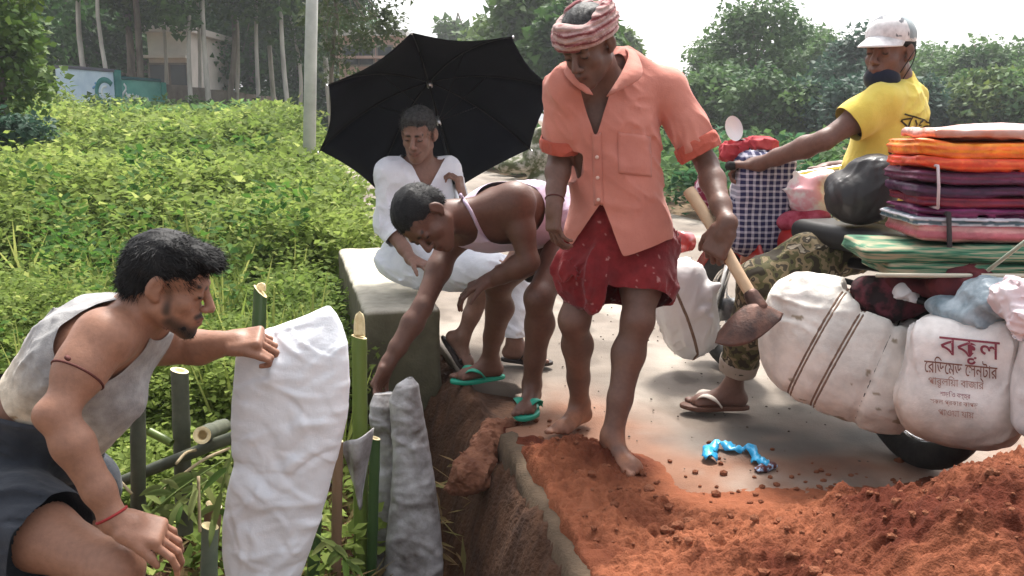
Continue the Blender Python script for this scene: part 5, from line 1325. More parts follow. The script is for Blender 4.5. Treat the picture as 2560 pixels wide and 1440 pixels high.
def sackd(p):
    d = .005*vnoise(p*9, 3)+fsk(p)+.002*vnoise(p*45, 7)
    for k in range(3):
        c, n = rp(k); q = np.abs((p-c)@n); d = d+.009*np.exp(-(q/.014)**2)
    return d
s.disp = sackd; V, F = s.mesh(.0075, 1)
st_ = np.clip(vnoise(V*A(7, 7, 5), 4)-.15, 0, 1)[:, None]*.9; lowd = sstep(.45, .12, V[:, 2])[:, None]*.35
dirt = np.clip(st_*.5+lowd*np.clip(.6+vnoise(V*5, 8), 0, 1)[:, None], 0, .7)
cc = lerp(A(.80, .75, .69), A(.46, .34, .24), dirt); cc = np.where((vnoise(V*A(26, 26, 40), 12) > .68)[:, None], A(.36, .30, .22), cc)
M_sackc = mat('woven_sack_dirty', attr=True, rough=.7, scale=10, bump=.0012, bscale=260, bump2=.006, b2scale=16, spec=.25)
sk = mk('sack', V, F, M_sackc, cols=cc, label='big bulging dirty-white sack bound with three cords on the motorcycle', cat='sack'); tk = bvh(V, F)
for k in range(3):
    c, n = rp(k); pts = ring_on(tk, c, n, -.003, 72, R=.6)
    mk('rope', *tube(pts, .0055 if k < 2 else .0032, 6), M_rope if k < 2 else M_cord, sk)
    if k < 2: mk('rope', *tube(ring_on(tk, c+Rs[:, 0]*.014, n, -.003, 72, R=.6), .005, 6), M_rope, sk)
# dark clothes showing in the mouth of the sack
def heap(name, label, cat, blobs, m, disp=None, h=.007, **kw):
    s = SDF()
    for c, r, R in blobs: s.ell(c, r, R, .03)
    s.disp = disp or folds(81, A(1, .2, .1), .010, 16, 5); V, F = s.mesh(h, 1); return mk(name, V, F, m, label=label, cat=cat, **kw)
M_dcl = mat('dark_cloth', (.030, .018, .020), .85, (.16, .035, .05), 14, 6, bump=.003, bscale=60, contrast=(.45, .6))
heap('clothes_bundle', 'dark patterned clothes bulging from the mouth of the big sack', 'clothes', [(P(2215, 745, 2.98), A(.085, .09, .075), None), (P(2165, 725, 3.0), A(.05, .06, .05), None), (P(2285, 735, 2.96), A(.08, .08, .07), None)], M_dcl)
heap('clothes_bundle', 'maroon cloth folded below the green mats', 'clothes', [(P(2300, 705, 2.92), A(.15, .10, .035), RK), (P(2405, 715, 2.75), A(.10, .10, .06), RK)], mat('maroon_cloth', (.06, .012, .018), .85, (.13, .022, .024), 9, 5, bump=.003, bscale=50))
heap('plastic_wrap', 'small crumpled white plastic wrap above the big sack', 'plastic', [(P(2263, 725, 2.86), A(.028, .022, .022), None), (P(2280, 738, 2.86), A(.022, .02, .016), None)], mat('white_plastic', (.85, .85, .88), .3, spec=.5), h=.004)
heap('clothes_bundle', 'grey-blue wrapped cloth at the mouth of the printed bag', 'clothes', [(P(2400, 775, 2.66), A(.12, .08, .040), RK), (P(2480, 745, 2.6), A(.10, .08, .05), RK)], mat('grey_blue_wrap', (.16, .22, .26), .3, (.42, .50, .55), 12, 6, spec=.5, bump=.004, bscale=40))

# ---- printed bag
pc = P(2405, 945, 2.62); Rp = np.stack([nrm(A(.90, -.42, 0)), nrm(A(-.42, -.90, 0)), A(0, 0, 1)], 1)
s = SDF(); s.box(pc+A(0, 0, .005), (.150, .10, .185), Rp, .075, .05); s.ell(pc+A(0, 0, -.09), A(.178, .135, .12), Rp, .06)
fpb = folds(87, A(0, 0, 1), .006, 12, 4)
s.disp = lambda p: .004*vnoise(p*10, 3)+fpb(p)*(.25+.75*sstep(.10, .0, np.minimum(np.abs((p-pc)@Rp[:, 0]+.15), np.abs((p-pc)@Rp[:, 0]-.15))))
V, F = s.mesh(.005, 1); dirt = np.clip(sstep(.48, .22, V[:, 2])*(.75+.4*vnoise(V*6, 2))+.15*np.clip(vnoise(V*20, 4), 0, 1), 0, .9)[:, None]
cc = lerp(A(.82, .77, .74), A(.48, .33, .23), dirt)
pbag = mk('printed_bag', V, F, M_sackc, cols=cc, label='off-white plastic bag printed with maroon Bengali lettering', cat='bag'); tp = bvh(V, F)
M_print = mat('maroon_print', (.23, .04, .06), .7); M_print2 = mat('brown_print', (.20, .075, .05), .8); M_faint = mat('faded_print', (.36, .20, .16), .8)
def bprint(s_, size, px, py, m, bold, sx=1.0, rot=-.10):
    tv3, tf3 = textmesh(s_, 1, bold); 
    if not len(tv3): return
    lo, hi = tv3.min(0), tv3.max(0); tv3 = tv3-(lo+hi)/2; k_ = size/(hi[0]-lo[0]); out = []
    for x, y, _ in tv3:
        x, y = x*k_, y*k_*sx; q = P(px+(x*math.cos(rot)+y*math.sin(rot)*0), py-(y*1.0)-x*math.tan(rot), 2.3); dv = q-A(0, 0, CAMH)
        h_ = hit(tp, A(0, 0, CAMH), dv, .010, 6); out.append(q if h_ is None else h_)
    mk('lettering', np.array(out), tf3, m, pbag, smooth=False)
bprint('\u09ac\u0995\u09c1\u09b2', 152, 2424, 880, M_print, .004, 1.0)
bprint('\u09c7\u09b0\u09bf\u09a1\u09c7\u09ae\u09a1 \u09c7\u09b8\u09a8\u09cd\u099f\u09be\u09b0', 184, 2402, 924, M_print2, .004, 1.7)
bprint('\u09aa\u09be\u09b0\u09c1\u09b2\u09bf\u09df\u09be \u09ac\u09be\u099c\u09be\u09b0', 140, 2390, 958, M_faint, .004, 1.2)
bprint('\u09b6\u09be\u09dc\u09bf \u0993 \u09ac\u09b8\u09cd\u09a4\u09cd\u09b0', 76, 2388, 988, M_print, .004, 1.2)
bprint('\u09b8\u0995\u09b2 \u09aa\u09cd\u09b0\u0995\u09be\u09b0 \u0995\u09be\u09aa\u09dc', 120, 2385, 1010, M_faint, .004, 1.1)
bprint('\u09aa\u09be\u0993\u09df\u09be \u09af\u09be\u09df', 90, 2390, 1034, M_faint, .004, 1.1)
# pale sack cut by the right frame edge
s = SDF(); c = P(2640, 930, 2.45); s.box(c, (.10, .10, .19), Rp, .05, .05); s.ell(c+A(.01, 0, -.06), A(.115, .11, .13), Rp, .05); s.disp = lambda p: .005*vnoise(p*10, 6)+.003*vnoise(p*30, 3)
V, F = s.mesh(.006, 1); sk3 = mk('sack', V, F, M_sackc, cols=np.tile(A(.80, .74, .72), (len(V), 1)), label='pale sack at the right edge tied with a red cord', cat='sack')
mk('rope', *tube(ring_on(bvh(V, F), c, nrm(Rp[:, 0]+A(0, 0, .25)), -.003, 60, R=.5), .006, 6), mat('red_cord', (.30, .04, .05), .8), sk3)
heap('plastic_wrap', 'pinkish crumpled plastic at the right edge above the sacks', 'plastic', [(P(2535, 745, 2.5), A(.06, .06, .05), None), (P(2560, 790, 2.45), A(.05, .05, .05), None)], mat('pink_plastic', (.75, .58, .60), .35, (.85, .8, .82), 9, 4, spec=.5), h=.005)

# ---- white sack by the front wheel
s = SDF(); c = P(1712, 775, 4.12); Rw2 = np.stack([nrm(A(.8, .2, .22)), nrm(A(.2, -.95, 0)), nrm(A(-.22, 0, .95))], 1)
s.ell(c, A(.125, .13, .24), Rw2, .05); s.box(c+A(.01, 0, .02), (.105, .09, .22), Rw2, .08, .06); s.cone(c+A(.05, -.05, .08), P(1798, 712, 4.05), .05, .006, .03)
s.disp = folds(85, Rw2[:, 2], .013, 9, 3)
V, F = s.mesh(.007, 1); fs = mk('sack', V, F, mat('pale_plastic_sack', (.70, .66, .64), .45, (.84, .85, .86), 3, 6, spec=.4, bump2=.005, b2scale=12), label='white plastic sack hanging beside the front wheel', cat='sack')
mk('rope', *tube(ring_on(bvh(V, F), c-Rw2[:, 0]*.045, nrm(Rw2[:, 0]+Rw2[:, 2]*.12), -.004, 60, R=.6), .008, 6), M_rope, fs)

# ---- folded cloth stack: each folded layer is a thing; it lies crosswise on the carrier
kx = nrm(A(.985, -.10, 0)); ky_ = A(-kx[1], kx[0], 0); RS = np.stack([kx, ky_, A(0, 0, 1)], 1)
SCx = P(2428, 450, 2.92)
def KS(a, b, z): return A(SCx[0], SCx[1], 0)+kx*a+ky_*b+A(0, 0, z)
lay = [('orange folded sari with a bright yellow edge, top of the cloth stack', (.86, .15, .02), (.98, .36, .04)), ('red-orange folded sari second from the top of the stack', (.74, .06, .02), (.88, .17, .05)), ('dark plum folded sari under the orange ones', (.085, .016, .045), (.17, .03, .08)), ('dark violet folded sari in the middle of the stack', (.05, .012, .045), (.11, .025, .075)),
       ('crimson folded sari in the middle of the stack', (.22, .012, .03), (.13, .012, .05)), ('purple folded sari in the lower stack', (.10, .012, .06), (.22, .025, .11)), ('striped plastic-wrapped cloth with teal edges low in the stack', (.30, .30, .36), (.10, .16, .20)), ('pinkish plastic-wrapped folded cloth at the bottom of the stack', (.42, .10, .12), (.62, .30, .28))]
ytop = [352, 392, 424, 462, 492, 520, 540, 566, 608]
for i, (lb, c1, c2) in enumerate(lay):
    z1, z0 = P(2402, ytop[i], 2.76)[2], P(2402, ytop[i+1], 2.76)[2]; th = z1-z0-.002; cen = KS(rng.normal(0, .008), rng.normal(0, .004), (z0+z1)/2)
    s = SDF(); s.box(cen, (.222+rng.normal(0, .007), .165, th/2+.001), RS, th*.42, .004); rid = rng.uniform(0, 6)
    nf = [2.2, 2.0, 2.2, 2.0, 1.7, 1.5, 1.6, 1.4][i]
    s.disp = (lambda ce, th_, rd_, nf_: lambda p: .0055*np.sin((p[..., 2]-ce[2])/th_*6.28*nf_+rd_+1.3*vnoise(p*5, 3))+.006*vnoise((p@RS)*A(7, 10, 26), 5)+.003*vnoise(p*34, 8))(cen, th, rid, nf)
    V, F = s.mesh(.0085, 1); V[:, 2] += .010*vnoise(V*A(5, 5, 0), 7)*(1.3-i*.15)
    st_ = np.sin((V[:, 2]-cen[2])/th*6.28*nf+rid+1.6*vnoise((V@RS)*A(4, 4, 9), 9)); cc = lerp(np.array(c1), np.array(c2), sstep(.0, .75, st_)[:, None])
    if i == 6: cc = np.where((np.sin((V[:, 2]-cen[2])/th*9+.8*vnoise(V*6, 3)) > .1)[:, None], A(.60, .57, .62), A(.07, .12, .15))
    cc = cc*(.85+.3*np.clip(vnoise((V@RS)*A(10, 10, 60), 4)+.5, 0, 1))[:, None]
    mk('folded_sari', V, F, mat('sari_cloth_%d' % i, attr=True, rough=.38 if i > 5 else .5, scale=20, bump=.002, bscale=90, spec=.4), cols=cc, label=lb, cat='folded cloth', group='folded cloth stack on the motorcycle')
# wrapping sheet over the top of the stack
zt = P(2402, 350, 2.76)[2]
s = SDF(); s.box(KS(.02, .01, zt+.020), (.20, .150, .013), RS, .012, .01); s.ell(KS(.07, .03, zt+.022), A(.13, .12, .026), RS, .04); s.disp = folds(91, A(.3, 1, 0), .006, 9, 4)
V, F = s.mesh(.007, 1); mk('plastic_sheet', V, F, mat('pinkish_wrap', (.56, .22, .15), .28, (.60, .42, .38), 7, 5, spec=.5, bump2=.004, b2scale=20), label='pinkish translucent wrapping sheet bulging on top of the cloth stack', cat='plastic sheet')
def wrapcord(label, px, y0, y1, m, w):
    o = [0, P(px, y0, 2.752), P(px+2, (y0+y1)/2, 2.748), P(px, y1, 2.752)]
    a_, b_ = o[1], o[3]; pts = [a_+ky_*.36, a_, o[2], b_, b_+ky_*.36, a_+ky_*.36]
    mk('cord', *tube(pts, w, 6), m, label=label, cat='cord')
wrapcord('white cord tied round the upper cloth stack', 2345, 415, 520, mat('white_cord', (.6, .48, .5), .8), .005)
wrapcord('dark strap round the lower wrapped cloth', 2372, 535, 690, M_cord, .008)

# ---- green woven mats rolled under the stack
M_mat = mat('green_mat', (.02, .10, .05), .8)
n_, l_ = M_mat.node_tree.nodes, M_mat.node_tree.links
tc_ = n_.new('ShaderNodeTexCoord'); mp2 = n_.new('ShaderNodeMapping'); mp2.inputs['Scale'].default_value = (5, 5, 95); l_.new(tc_.outputs['Object'], mp2.inputs[0])
nz = n_.new('ShaderNodeTexNoise'); nz.inputs['Scale'].default_value = 1.3; nz.inputs['Detail'].default_value = 3; l_.new(mp2.outputs[0], nz.inputs['Vector'])
cr = n_.new('ShaderNodeValToRGB'); el = cr.color_ramp.elements; el[0].position = .40; el[0].color = (.015, .07, .04, 1); el[1].position = .60; el[1].color = (.34, .29, .19, 1); q = el.new(.5); q.color = (.065, .19, .11, 1)
l_.new(nz.outputs[0], cr.inputs[0]); l_.new(cr.outputs[0], n_['Principled BSDF'].inputs['Base Color'])
for i, (y0, y1, xl, xr, lb) in enumerate([(612, 652, 2140, 2590, 'upper rolled green and straw mat under the cloth stack'), (652, 690, 2190, 2590, 'lower rolled green mat on the rear rack')]):
    z1, z0 = P(2300, y0, 2.78)[2], P(2300, y1, 2.78)[2]; a_, b_ = P(xl, y0, 2.86), P(xr, y0, 2.86); ce = (a_+b_)/2; ce[2] = (z0+z1)/2
    s = SDF(); s.box(ce, (np.linalg.norm(a_-b_)/2, .15, (z1-z0)/2), RS, (z1-z0)*.42, .01); s.disp = lambda p: .004*np.sin(p[..., 2]*190+3*vnoise(p*6, 3))+.003*vnoise(p*14, 6)
    V, F = s.mesh(.008, 1); mk('rolled_mat', V, F, M_mat, label=lb, cat='mat', group='woven mats on the motorcycle')
s = SDF(); s.box(P(2085, 600, 3.62), (.16, .05, .06), RK, .03, .01); s.disp = lambda p: .003*np.sin(p[..., 2]*150+3*vnoise(p*6, 3)); V, F = s.mesh(.007); mk('rolled_mat', V, F, M_mat, label='green woven mat wedged in front of the rider\'s thigh', cat='mat', group='woven mats on the motorcycle')
mk('bamboo_rod', *tube([P(2190, 688, 2.70), P(2620, 690, 2.66)], .007, 8), mat('pale_rod', (.52, .48, .38), .6), label='thin pale rod lashed level under the mats', cat='rod')
mk('bamboo_rod', *tube([P(2470, 676, 2.52), P(2600, 575, 2.36)], .006, 8), mat('greenish_rod', (.35, .40, .32), .6), label='thin greenish rod slanting up at the right edge', cat='rod')

def creasef(seed, c, ext, n, hgt, w=.008, L=.05):
    r = np.random.default_rng(seed); cs = c+r.uniform(-1, 1, (n, 3))*ext; ds = unit(r.normal(0, 1, (n, 3))); ns = unit(np.cross(ds, r.normal(0, 1, (n, 3)))); hs = r.uniform(.3, 1, n)*hgt*r.choice([-1, -1, 1], n)
    def f(p):
        d = 0
        for k in range(n):
            q = p-cs[k]; a = q@ds[k]; b = q@ns[k]; rr = (q*q).sum(-1); d = d+hs[k]*np.exp(-(b/w)**2)*np.exp(-rr/(L*1.5)**2)
        return d
    return f
# ---- black bag behind the rider, checked bundle and small bags in front of him
heap('plastic_bag', 'glossy black bulging bag between the rider and the cloth stack', 'bag', [(P(2150, 495, 3.28), A(.125, .10, .10), None), (P(2195, 455, 3.26), A(.085, .09, .095), None), (P(2105, 465, 3.34), A(.065, .06, .06), None), (P(2180, 420, 3.3), A(.09, .07, .05), None)], mat('black_plastic', (.020, .019, .020), .42, (.05, .046, .045), 5, 4, spec=.4, bump2=.006, b2scale=16), disp=lambda p: creasef(91, P(2150, 480, 3.28), .14, 60, .006)(p), h=.006)
M_chk = mat('checked_cloth', (.02, .03, .09), .85)
n_, l_ = M_chk.node_tree.nodes, M_chk.node_tree.links
tc_ = n_.new('ShaderNodeTexCoord'); wv = []
for ax_, sc2 in (('Z', 13), ('X', 11)):
    w_ = n_.new('ShaderNodeTexWave'); w_.bands_direction = ax_; w_.inputs['Scale'].default_value = sc2; w_.inputs['Distortion'].default_value = 1.2; l_.new(tc_.outputs['Object'], w_.inputs['Vector'])
    r_ = n_.new('ShaderNodeMapRange'); r_.inputs[1].default_value = .62; r_.inputs[2].default_value = .75; l_.new(w_.outputs['Fac'], r_.inputs[0]); wv.append(r_)
ad = n_.new('ShaderNodeMath'); ad.operation = 'MULTIPLY_ADD'; ad.inputs[2].default_value = 0; l_.new(wv[0].outputs[0], ad.inputs[0]); ad.inputs[1].default_value = .5
ad2 = n_.new('ShaderNodeMath'); ad2.operation = 'MULTIPLY_ADD'; l_.new(wv[1].outputs[0], ad2.inputs[0]); ad2.inputs[1].default_value = .5; l_.new(ad.outputs[0], ad2.inputs[2])
cr = n_.new('ShaderNodeValToRGB'); cr.color_ramp.elements[0].color = (.022, .022, .075, 1); cr.color_ramp.elements[1].color = (.50, .49, .56, 1); l_.new(ad2.outputs[0], cr.inputs[0]); l_.new(cr.outputs[0], n_['Principled BSDF'].inputs['Base Color'])
s = SDF(); s.box(P(1898, 505, 3.80), (.115, .10, .21), np.array(Matrix.Rotation(.08, 3, 'Y')), .05, .03); s.ell(P(1898, 580, 3.8), A(.125, .11, .12), k=.05); s.disp = folds(83, A(0, .1, 1), .008, 14, 4)
V, F = s.mesh(.007, 1); mk('cloth_bundle', V, F, M_chk, label='navy and white checked cloth bundle tied upright on the tank', cat='cloth bundle')
heap('cloth_bundle', 'red cloth bundle tied on top of the checked bundle', 'cloth bundle', [(P(1840, 380, 3.90), A(.06, .06, .035), None), (P(1905, 360, 3.84), A(.055, .055, .032), None), (P(1870, 374, 3.88), A(.06, .05, .03), None)], mat('red_cloth', (.36, .03, .045), .8, (.52, .09, .09), 12, 4, bump=.003, bscale=60))
heap('plastic_bag', 'crumpled white and pink bag between checked bundle and black bag', 'bag', [(P(2022, 500, 3.72), A(.11, .07, .075), np.array(Matrix.Rotation(.7, 3, 'Y'))), (P(2040, 450, 3.74), A(.085, .06, .04), np.array(Matrix.Rotation(-.3, 3, 'Y'))), (P(1985, 465, 3.74), A(.06, .05, .045), np.array(Matrix.Rotation(.9, 3, 'Y')))], mat('white_pink_plastic', (.80, .42, .48), .4, (.88, .84, .86), 7, 4, spec=.5, contrast=(.40, .5)), disp=folds(84, A(.5, .1, .8), .016, 10, 6), h=.006)
heap('cloth_bundle', 'crimson cloth bundle under the white and pink bag', 'cloth bundle', [(P(1985, 555, 3.70), A(.08, .07, .05), None), (P(2040, 545, 3.68), A(.06, .06, .04), None)], mat('crimson_cloth', (.26, .015, .04), .8, (.5, .12, .18), 16, 4))
heap('cloth_bundle', 'maroon flowered cloth left of the checked bundle', 'cloth bundle', [(P(1765, 480, 4.05), A(.05, .06, .09), None)], mat('flowered_cloth', (.20, .02, .05), .8, (.6, .45, .5), 30, 3, contrast=(.5, .6)))
# ---- mossy stones beyond the parapet, beside the turbaned man's arm
heap('stone_pile', 'small pile of pale mossy stones seen past the umbrella edge', 'stones', [(P(1355, 350, 7.0), A(.08, .1, .10), None), (P(1345, 390, 7.0), A(.13, .12, .12), None), (P(1380, 385, 7.0), A(.10, .12, .18), None), (P(1300, 412, 7.0), A(.2, .12, .07), None), (A(*P(1360, 420, 7.0)[:2], .4), A(.22, .2, .45), None)], mat('mossy_stone', (.09, .10, .05), .9, (.52, .48, .42), 9, 6, contrast=(.45, .58)), disp=lambda p: .02*vnoise(p*14, 3), h=.012)
# ================================================================== BAGS, STAKES AND DEBRIS ON THE BANK
def loft(rows, nn=40, p=.8, disp=None, sub=60):
    """rows: (py, px_left, px_right, Y, half thickness); closed surface with wrinkles"""
    rows = np.array(rows, float); tt = np.linspace(0, len(rows)-1, sub); rr = np.stack([np.interp(tt, np.arange(len(rows)), rows[:, k]) for k in range(5)], 1)
    for _ in range(3): rr[1:-1] = (rr[:-2]+2*rr[1:-1]+rr[2:])/4
    V = []; wt = []
    for py, xl, xr, Y_, th in rr:
        c = P((xl+xr)/2, py, Y_); hw = np.linalg.norm(P(xr, py, Y_)-P(xl, py, Y_))/2
        for k in range(nn):
            a = 2*math.pi*k/nn; ca, sa = math.cos(a), math.sin(a); wt.append(.12+.88*min(1, abs(sa)*1.25))
            V.append(c+A(hw*abs(ca)**p*np.sign(ca), th*abs(sa)**p*np.sign(sa), 0))
    V = np.array(V); F = []
    for i in range(sub-1):
        for k in range(nn): F.append([i*nn+k, i*nn+(k+1) % nn, (i+1)*nn+(k+1) % nn, (i+1)*nn+k])
    F.append(list(range(nn))); F.append([(sub-1)*nn+k for k in range(nn)][::-1])
    if disp is not None:
        N = vnormals(V, np.array(F[:-2])); c_ = V.mean(0); sg = np.sign(((V-c_)*N).sum(1).mean()); V = V+sg*N*(disp(V)*np.array(wt))[:, None]
    return V, F
def creases(seed, c, hx, hz, n, hgt=.0045, big=0.004):
    """sharp straight creases of thin plastic: ridges and valleys in the plane of the sack"""
    r = np.random.default_rng(seed); cx, cz = c[0]+r.uniform(-hx, hx, n), c[2]+r.uniform(-hz, hz, n); an = r.normal(.2, .8, n)+np.where(r.random(n) < .3, 1.3, 0)
    L = r.uniform(.02, .085, n); w = r.uniform(.0045, .010, n); h = hgt*r.uniform(.35, 1.1, n)*r.choice([-1, 1, 1], n); sd_ = r.choice([-1, 1], n)
    def f(p):
        d = big*vnoise(p*A(6, 4, 9), seed)+.35*big*vnoise(p*A(16, 8, 24), seed+1); front = p[..., 1] < c[1]
        for k in range(n):
            x, z = p[..., 0]-cx[k], p[..., 2]-cz[k]; u = x*math.cos(an[k])+z*math.sin(an[k]); v = -x*math.sin(an[k])+z*math.cos(an[k])+2.0*sd_[k]*u*u
            # one-sided crease: sharp on one flank, gentle on the other
            g = np.where(v > 0, np.exp(-(v/w[k])**2), np.exp(-(v/(w[k]*2.6))**2)); d = d+h[k]*g*np.exp(-(u/L[k])**2)
        return d
    return f
def wrg(seed):
    def f(p):
        w = np.stack([vnoise(p*5, seed+3), vnoise(p*5+7, seed+4), vnoise(p*5+13, seed+5)], -1); q = p+w*A(.03, .03, .02)
        n1 = vnoise(q*A(26, 14, 3.2), seed); n2 = vnoise(q@frame(A(.55, .1, .8), A(0, 1, 0))*A(60, 20, 50), seed+1); n3 = vnoise(q@frame(A(-.75, .1, .6), A(0, 1, 0))*A(46, 10, 40), seed+2)
        return .010*(1-np.abs(n1))**2.5+.0045*(1-np.abs(n2))**4+.0045*(1-np.abs(n3))**5*np.clip(.4+vnoise(p*9, seed+6), 0, 1)-.006
    return f
M_wsack = mat('white_plastic_sack', (.76, .78, .82), .42, (.86, .87, .90), 4, 5, spec=.4, bump=.0010, bscale=420, bump2=.004, b2scale=26)
rows = [(766, 812, 826, 2.30, .012), (785, 770, 842, 2.29, .03), (812, 700, 856, 2.28, .045), (836, 628, 862, 2.27, .055), (860, 598, 868, 2.26, .062), (900, 590, 872, 2.25, .072), (960, 586, 874, 2.25, .080), (1040, 580, 868, 2.25, .085), (1120, 580, 850, 2.25, .088), (1160, 584, 838, 2.25, .088), (1220, 570, 822, 2.25, .088), (1300, 560, 800, 2.25, .086), (1380, 556, 775, 2.25, .082), (1440, 566, 752, 2.25, .074), (1500, 585, 730, 2.25, .05), (1530, 610, 700, 2.25, .02)]
rows = [(q[0], q[1], q[2], q[3], q[4]*.72) for q in rows]
V, F = loft(rows, 150, .85, creases(5, P(720, 1150, 2.25), .17, .36, 170, .0058, .006), 210)
mk('white_sack', V, F, M_wsack, label='clean white woven sack held upright by the crouching man', cat='sack')
M_gsack = mat('grey_muddy_sack', (.085, .064, .052), .42, (.40, .39, .40), 9, 9, spec=.35, bump=.001, bscale=260, bump2=.006, b2scale=24, contrast=(.30, .62))
rows = [(944, 1018, 1032, 3.05, .012), (962, 990, 1046, 3.04, .03), (1000, 972, 1052, 3.03, .036), (1060, 978, 1064, 3.02, .040), (1130, 984, 1076, 3.0, .044), (1220, 980, 1090, 2.98, .046), (1320, 968, 1102, 2.97, .048), (1420, 960, 1108, 2.96, .05), (1520, 960, 1104, 2.96, .05), (1560, 985, 1080, 2.96, .03)]
V, F = loft(rows, 100, .8, creases(8, P(1035, 1240, 3.0), .11, .42, 170, .0050, .005), 170); mk('grey_bag', V, F, M_gsack, label='tall crumpled grey mud-stained bag leaning beside the washed-out bank', cat='bag')
rows = [(985, 935, 990, 3.12, .02), (1010, 925, 1000, 3.11, .045), (1060, 928, 1004, 3.10, .05), (1120, 945, 1000, 3.09, .05), (1250, 930, 1000, 3.07, .055), (1380, 915, 1000, 3.06, .06), (1500, 910, 990, 3.06, .05), (1540, 930, 970, 3.06, .03)]
V, F = loft(rows, 84, .8, creases(12, P(960, 1250, 3.1), .08, .42, 120, .0055, .006), 150); mk('grey_bag', V, F, M_gsack, label='shorter wrinkled grey bag beside the green bamboo, gripped by the bending man', cat='bag')
# triangular grey rag hooked on the bamboo
V = []; a, b, c = P(848, 1112, 2.78), P(932, 1072, 2.80), P(902, 1268, 2.78)
for i in range(14):
    for j in range(14):
        u, v = i/13, j/13; p = lerp(lerp(a, b, u), c, v); V.append(p+A(0, .018*math.sin(u*7+v*3)-.02*math.sin(u*math.pi)*(1-v), 0))
mk('grey_rag', V, gridmesh(14, 14), M_gsack, label='triangular grey rag hooked on the green bamboo stake', cat='rag', solid=.004)

M_bam = mat('green_bamboo', (.022, .055, .018), .42, (.050, .095, .030), 7, 5, stretch=(1, 1, .15), spec=.4, bump=.0015, bscale=60)
M_bamy = mat('yellow_green_bamboo', (.085, .13, .022), .42, (.14, .19, .04), 6, 5, stretch=(1, 1, .15), spec=.4); M_cut = mat('cut_bamboo', (.66, .52, .28), .75, (.80, .68, .42), 30, 3)
M_brownb = mat('dry_bamboo', (.13, .075, .045), .7, (.24, .15, .09), 9, 5, stretch=(1, 1, .2)); M_dkb = mat('old_bamboo', (.045, .052, .035), .6, (.10, .105, .075), 9, 5, spec=.35)
def bamboo(label, top, bot, r, m=None, tongue=0, hollow=True, name='bamboo_stake', slant=0.25, node=.21):
    t = thing(name, label, 'bamboo', bot if bot[2] < top[2] else top); d = nrm(top-bot); L_ = np.linalg.norm(top-bot); n = 18; pts, rs = [], []
    for q in np.linspace(0, 1, max(6, int(L_/.02))):
        pts.append(lerp(bot, top, q)); z = (q*L_+.07) % node; rs.append(r*(1+.10*math.exp(-((z-.0)/.008)**2)+.05*math.exp(-((z-.018)/.01)**2)-.02*math.sin(z/node*math.pi)))
    V, F = tube(pts, rs, n, False); V = np.array(V)
    sd_ = nrm(np.cross(d, A(0, 1, .2))); k = len(pts)-1
    V[k*n:] += d*(((V[k*n:]-top)@sd_)/r*slant*r)[:, None]
    mk('culm', V, F, m or M_bam, t)
    # cut end: cream ring wall and hollow
    o = V[k*n:]; c = o.mean(0); inn = c+(o-c)*.55; dp = inn-d*.05
    VV = np.concatenate([o, inn, dp]); FF = []
    for i in range(n): FF += [[i, (i+1) % n, n+(i+1) % n, n+i], [n+i, n+(i+1) % n, 2*n+(i+1) % n, 2*n+i]]
    FF.append([2*n+i for i in range(n)]); mk('cut_end', VV, FF, M_cut, t)
    if tongue:
        Vt = []
        for i in range(10):
            q = i/9; w = (1-q**3)**.5
            for j in range(7):
                a = lerp(-1.0, 1.0, j/6)*w; Vt.append(top+d*(q*tongue)+A(math.sin(a)*r*.9, r*.75*math.cos(a)-.2*r, 0))
        mk('split_tongue', Vt, gridmesh(10, 7), M_cut, t, solid=.006)
    return t
bamboo('thick bright green bamboo stake with cream split top in front of the parapet', P(898, 842, 2.92), P(905, 1560, 2.86), .026, M_bamy, tongue=.085)
bamboo('green bamboo stake with cream cut tip sticking up behind the white sack', P(651, 728, 2.62), P(628, 1250, 2.60), .0205, M_bam, tongue=.025, slant=.9)
bamboo('taller green bamboo stake with flat cut top in the weeds', P(449, 926, 2.60), P(462, 1330, 2.60), .0265, M_dkb)
bamboo('shorter green bamboo stake with splintered top near the crouching man', P(345, 1010, 2.45), P(346, 1380, 2.45), .0215, M_dkb)
bamboo('grey-green bamboo pole lying across the stakes', P(600, 1085, 2.52), P(150, 1265, 2.58), .0175, M_dkb, name='bamboo_pole')
bamboo('bamboo pole end with cream ring pointing at the viewer', P(505, 1088, 2.46), P(560, 1065, 2.95), .026, M_dkb, name='bamboo_pole', slant=0)
bamboo('short yellow bamboo stub between the two cut stakes', P(372, 1078, 2.56), P(430, 1108, 2.54), .013, M_bamy, name='bamboo_stub')
bamboo('reddish dry bamboo stake right of the white sack', P(845, 1100, 2.72), P(838, 1560, 2.72), .017, M_brownb)
bamboo('dark green bamboo stake lower right of the white sack', P(790, 1255, 2.62), P(778, 1560, 2.62), .020, M_bam)
bamboo('green bamboo stake behind the grey rag', P(938, 1095, 2.86), P(925, 1560, 2.84), .018, M_bam)
bamboo('pale green bamboo stake low between hand and sack', P(525, 1315, 2.36), P(520, 1560, 2.36), .024, mat('dusty_bamboo', (.10, .13, .10), .6, (.17, .20, .15), 8, 4))
bamboo('brown bamboo stub low behind the white sack', P(535, 1262, 2.45), P(520, 1420, 2.45), .024, M_brownb)
bamboo('green bamboo stub behind the crouching man\'s forearm', P(155, 1262, 2.3), P(60, 1285, 2.32), .018, M_bam, name='bamboo_stub')
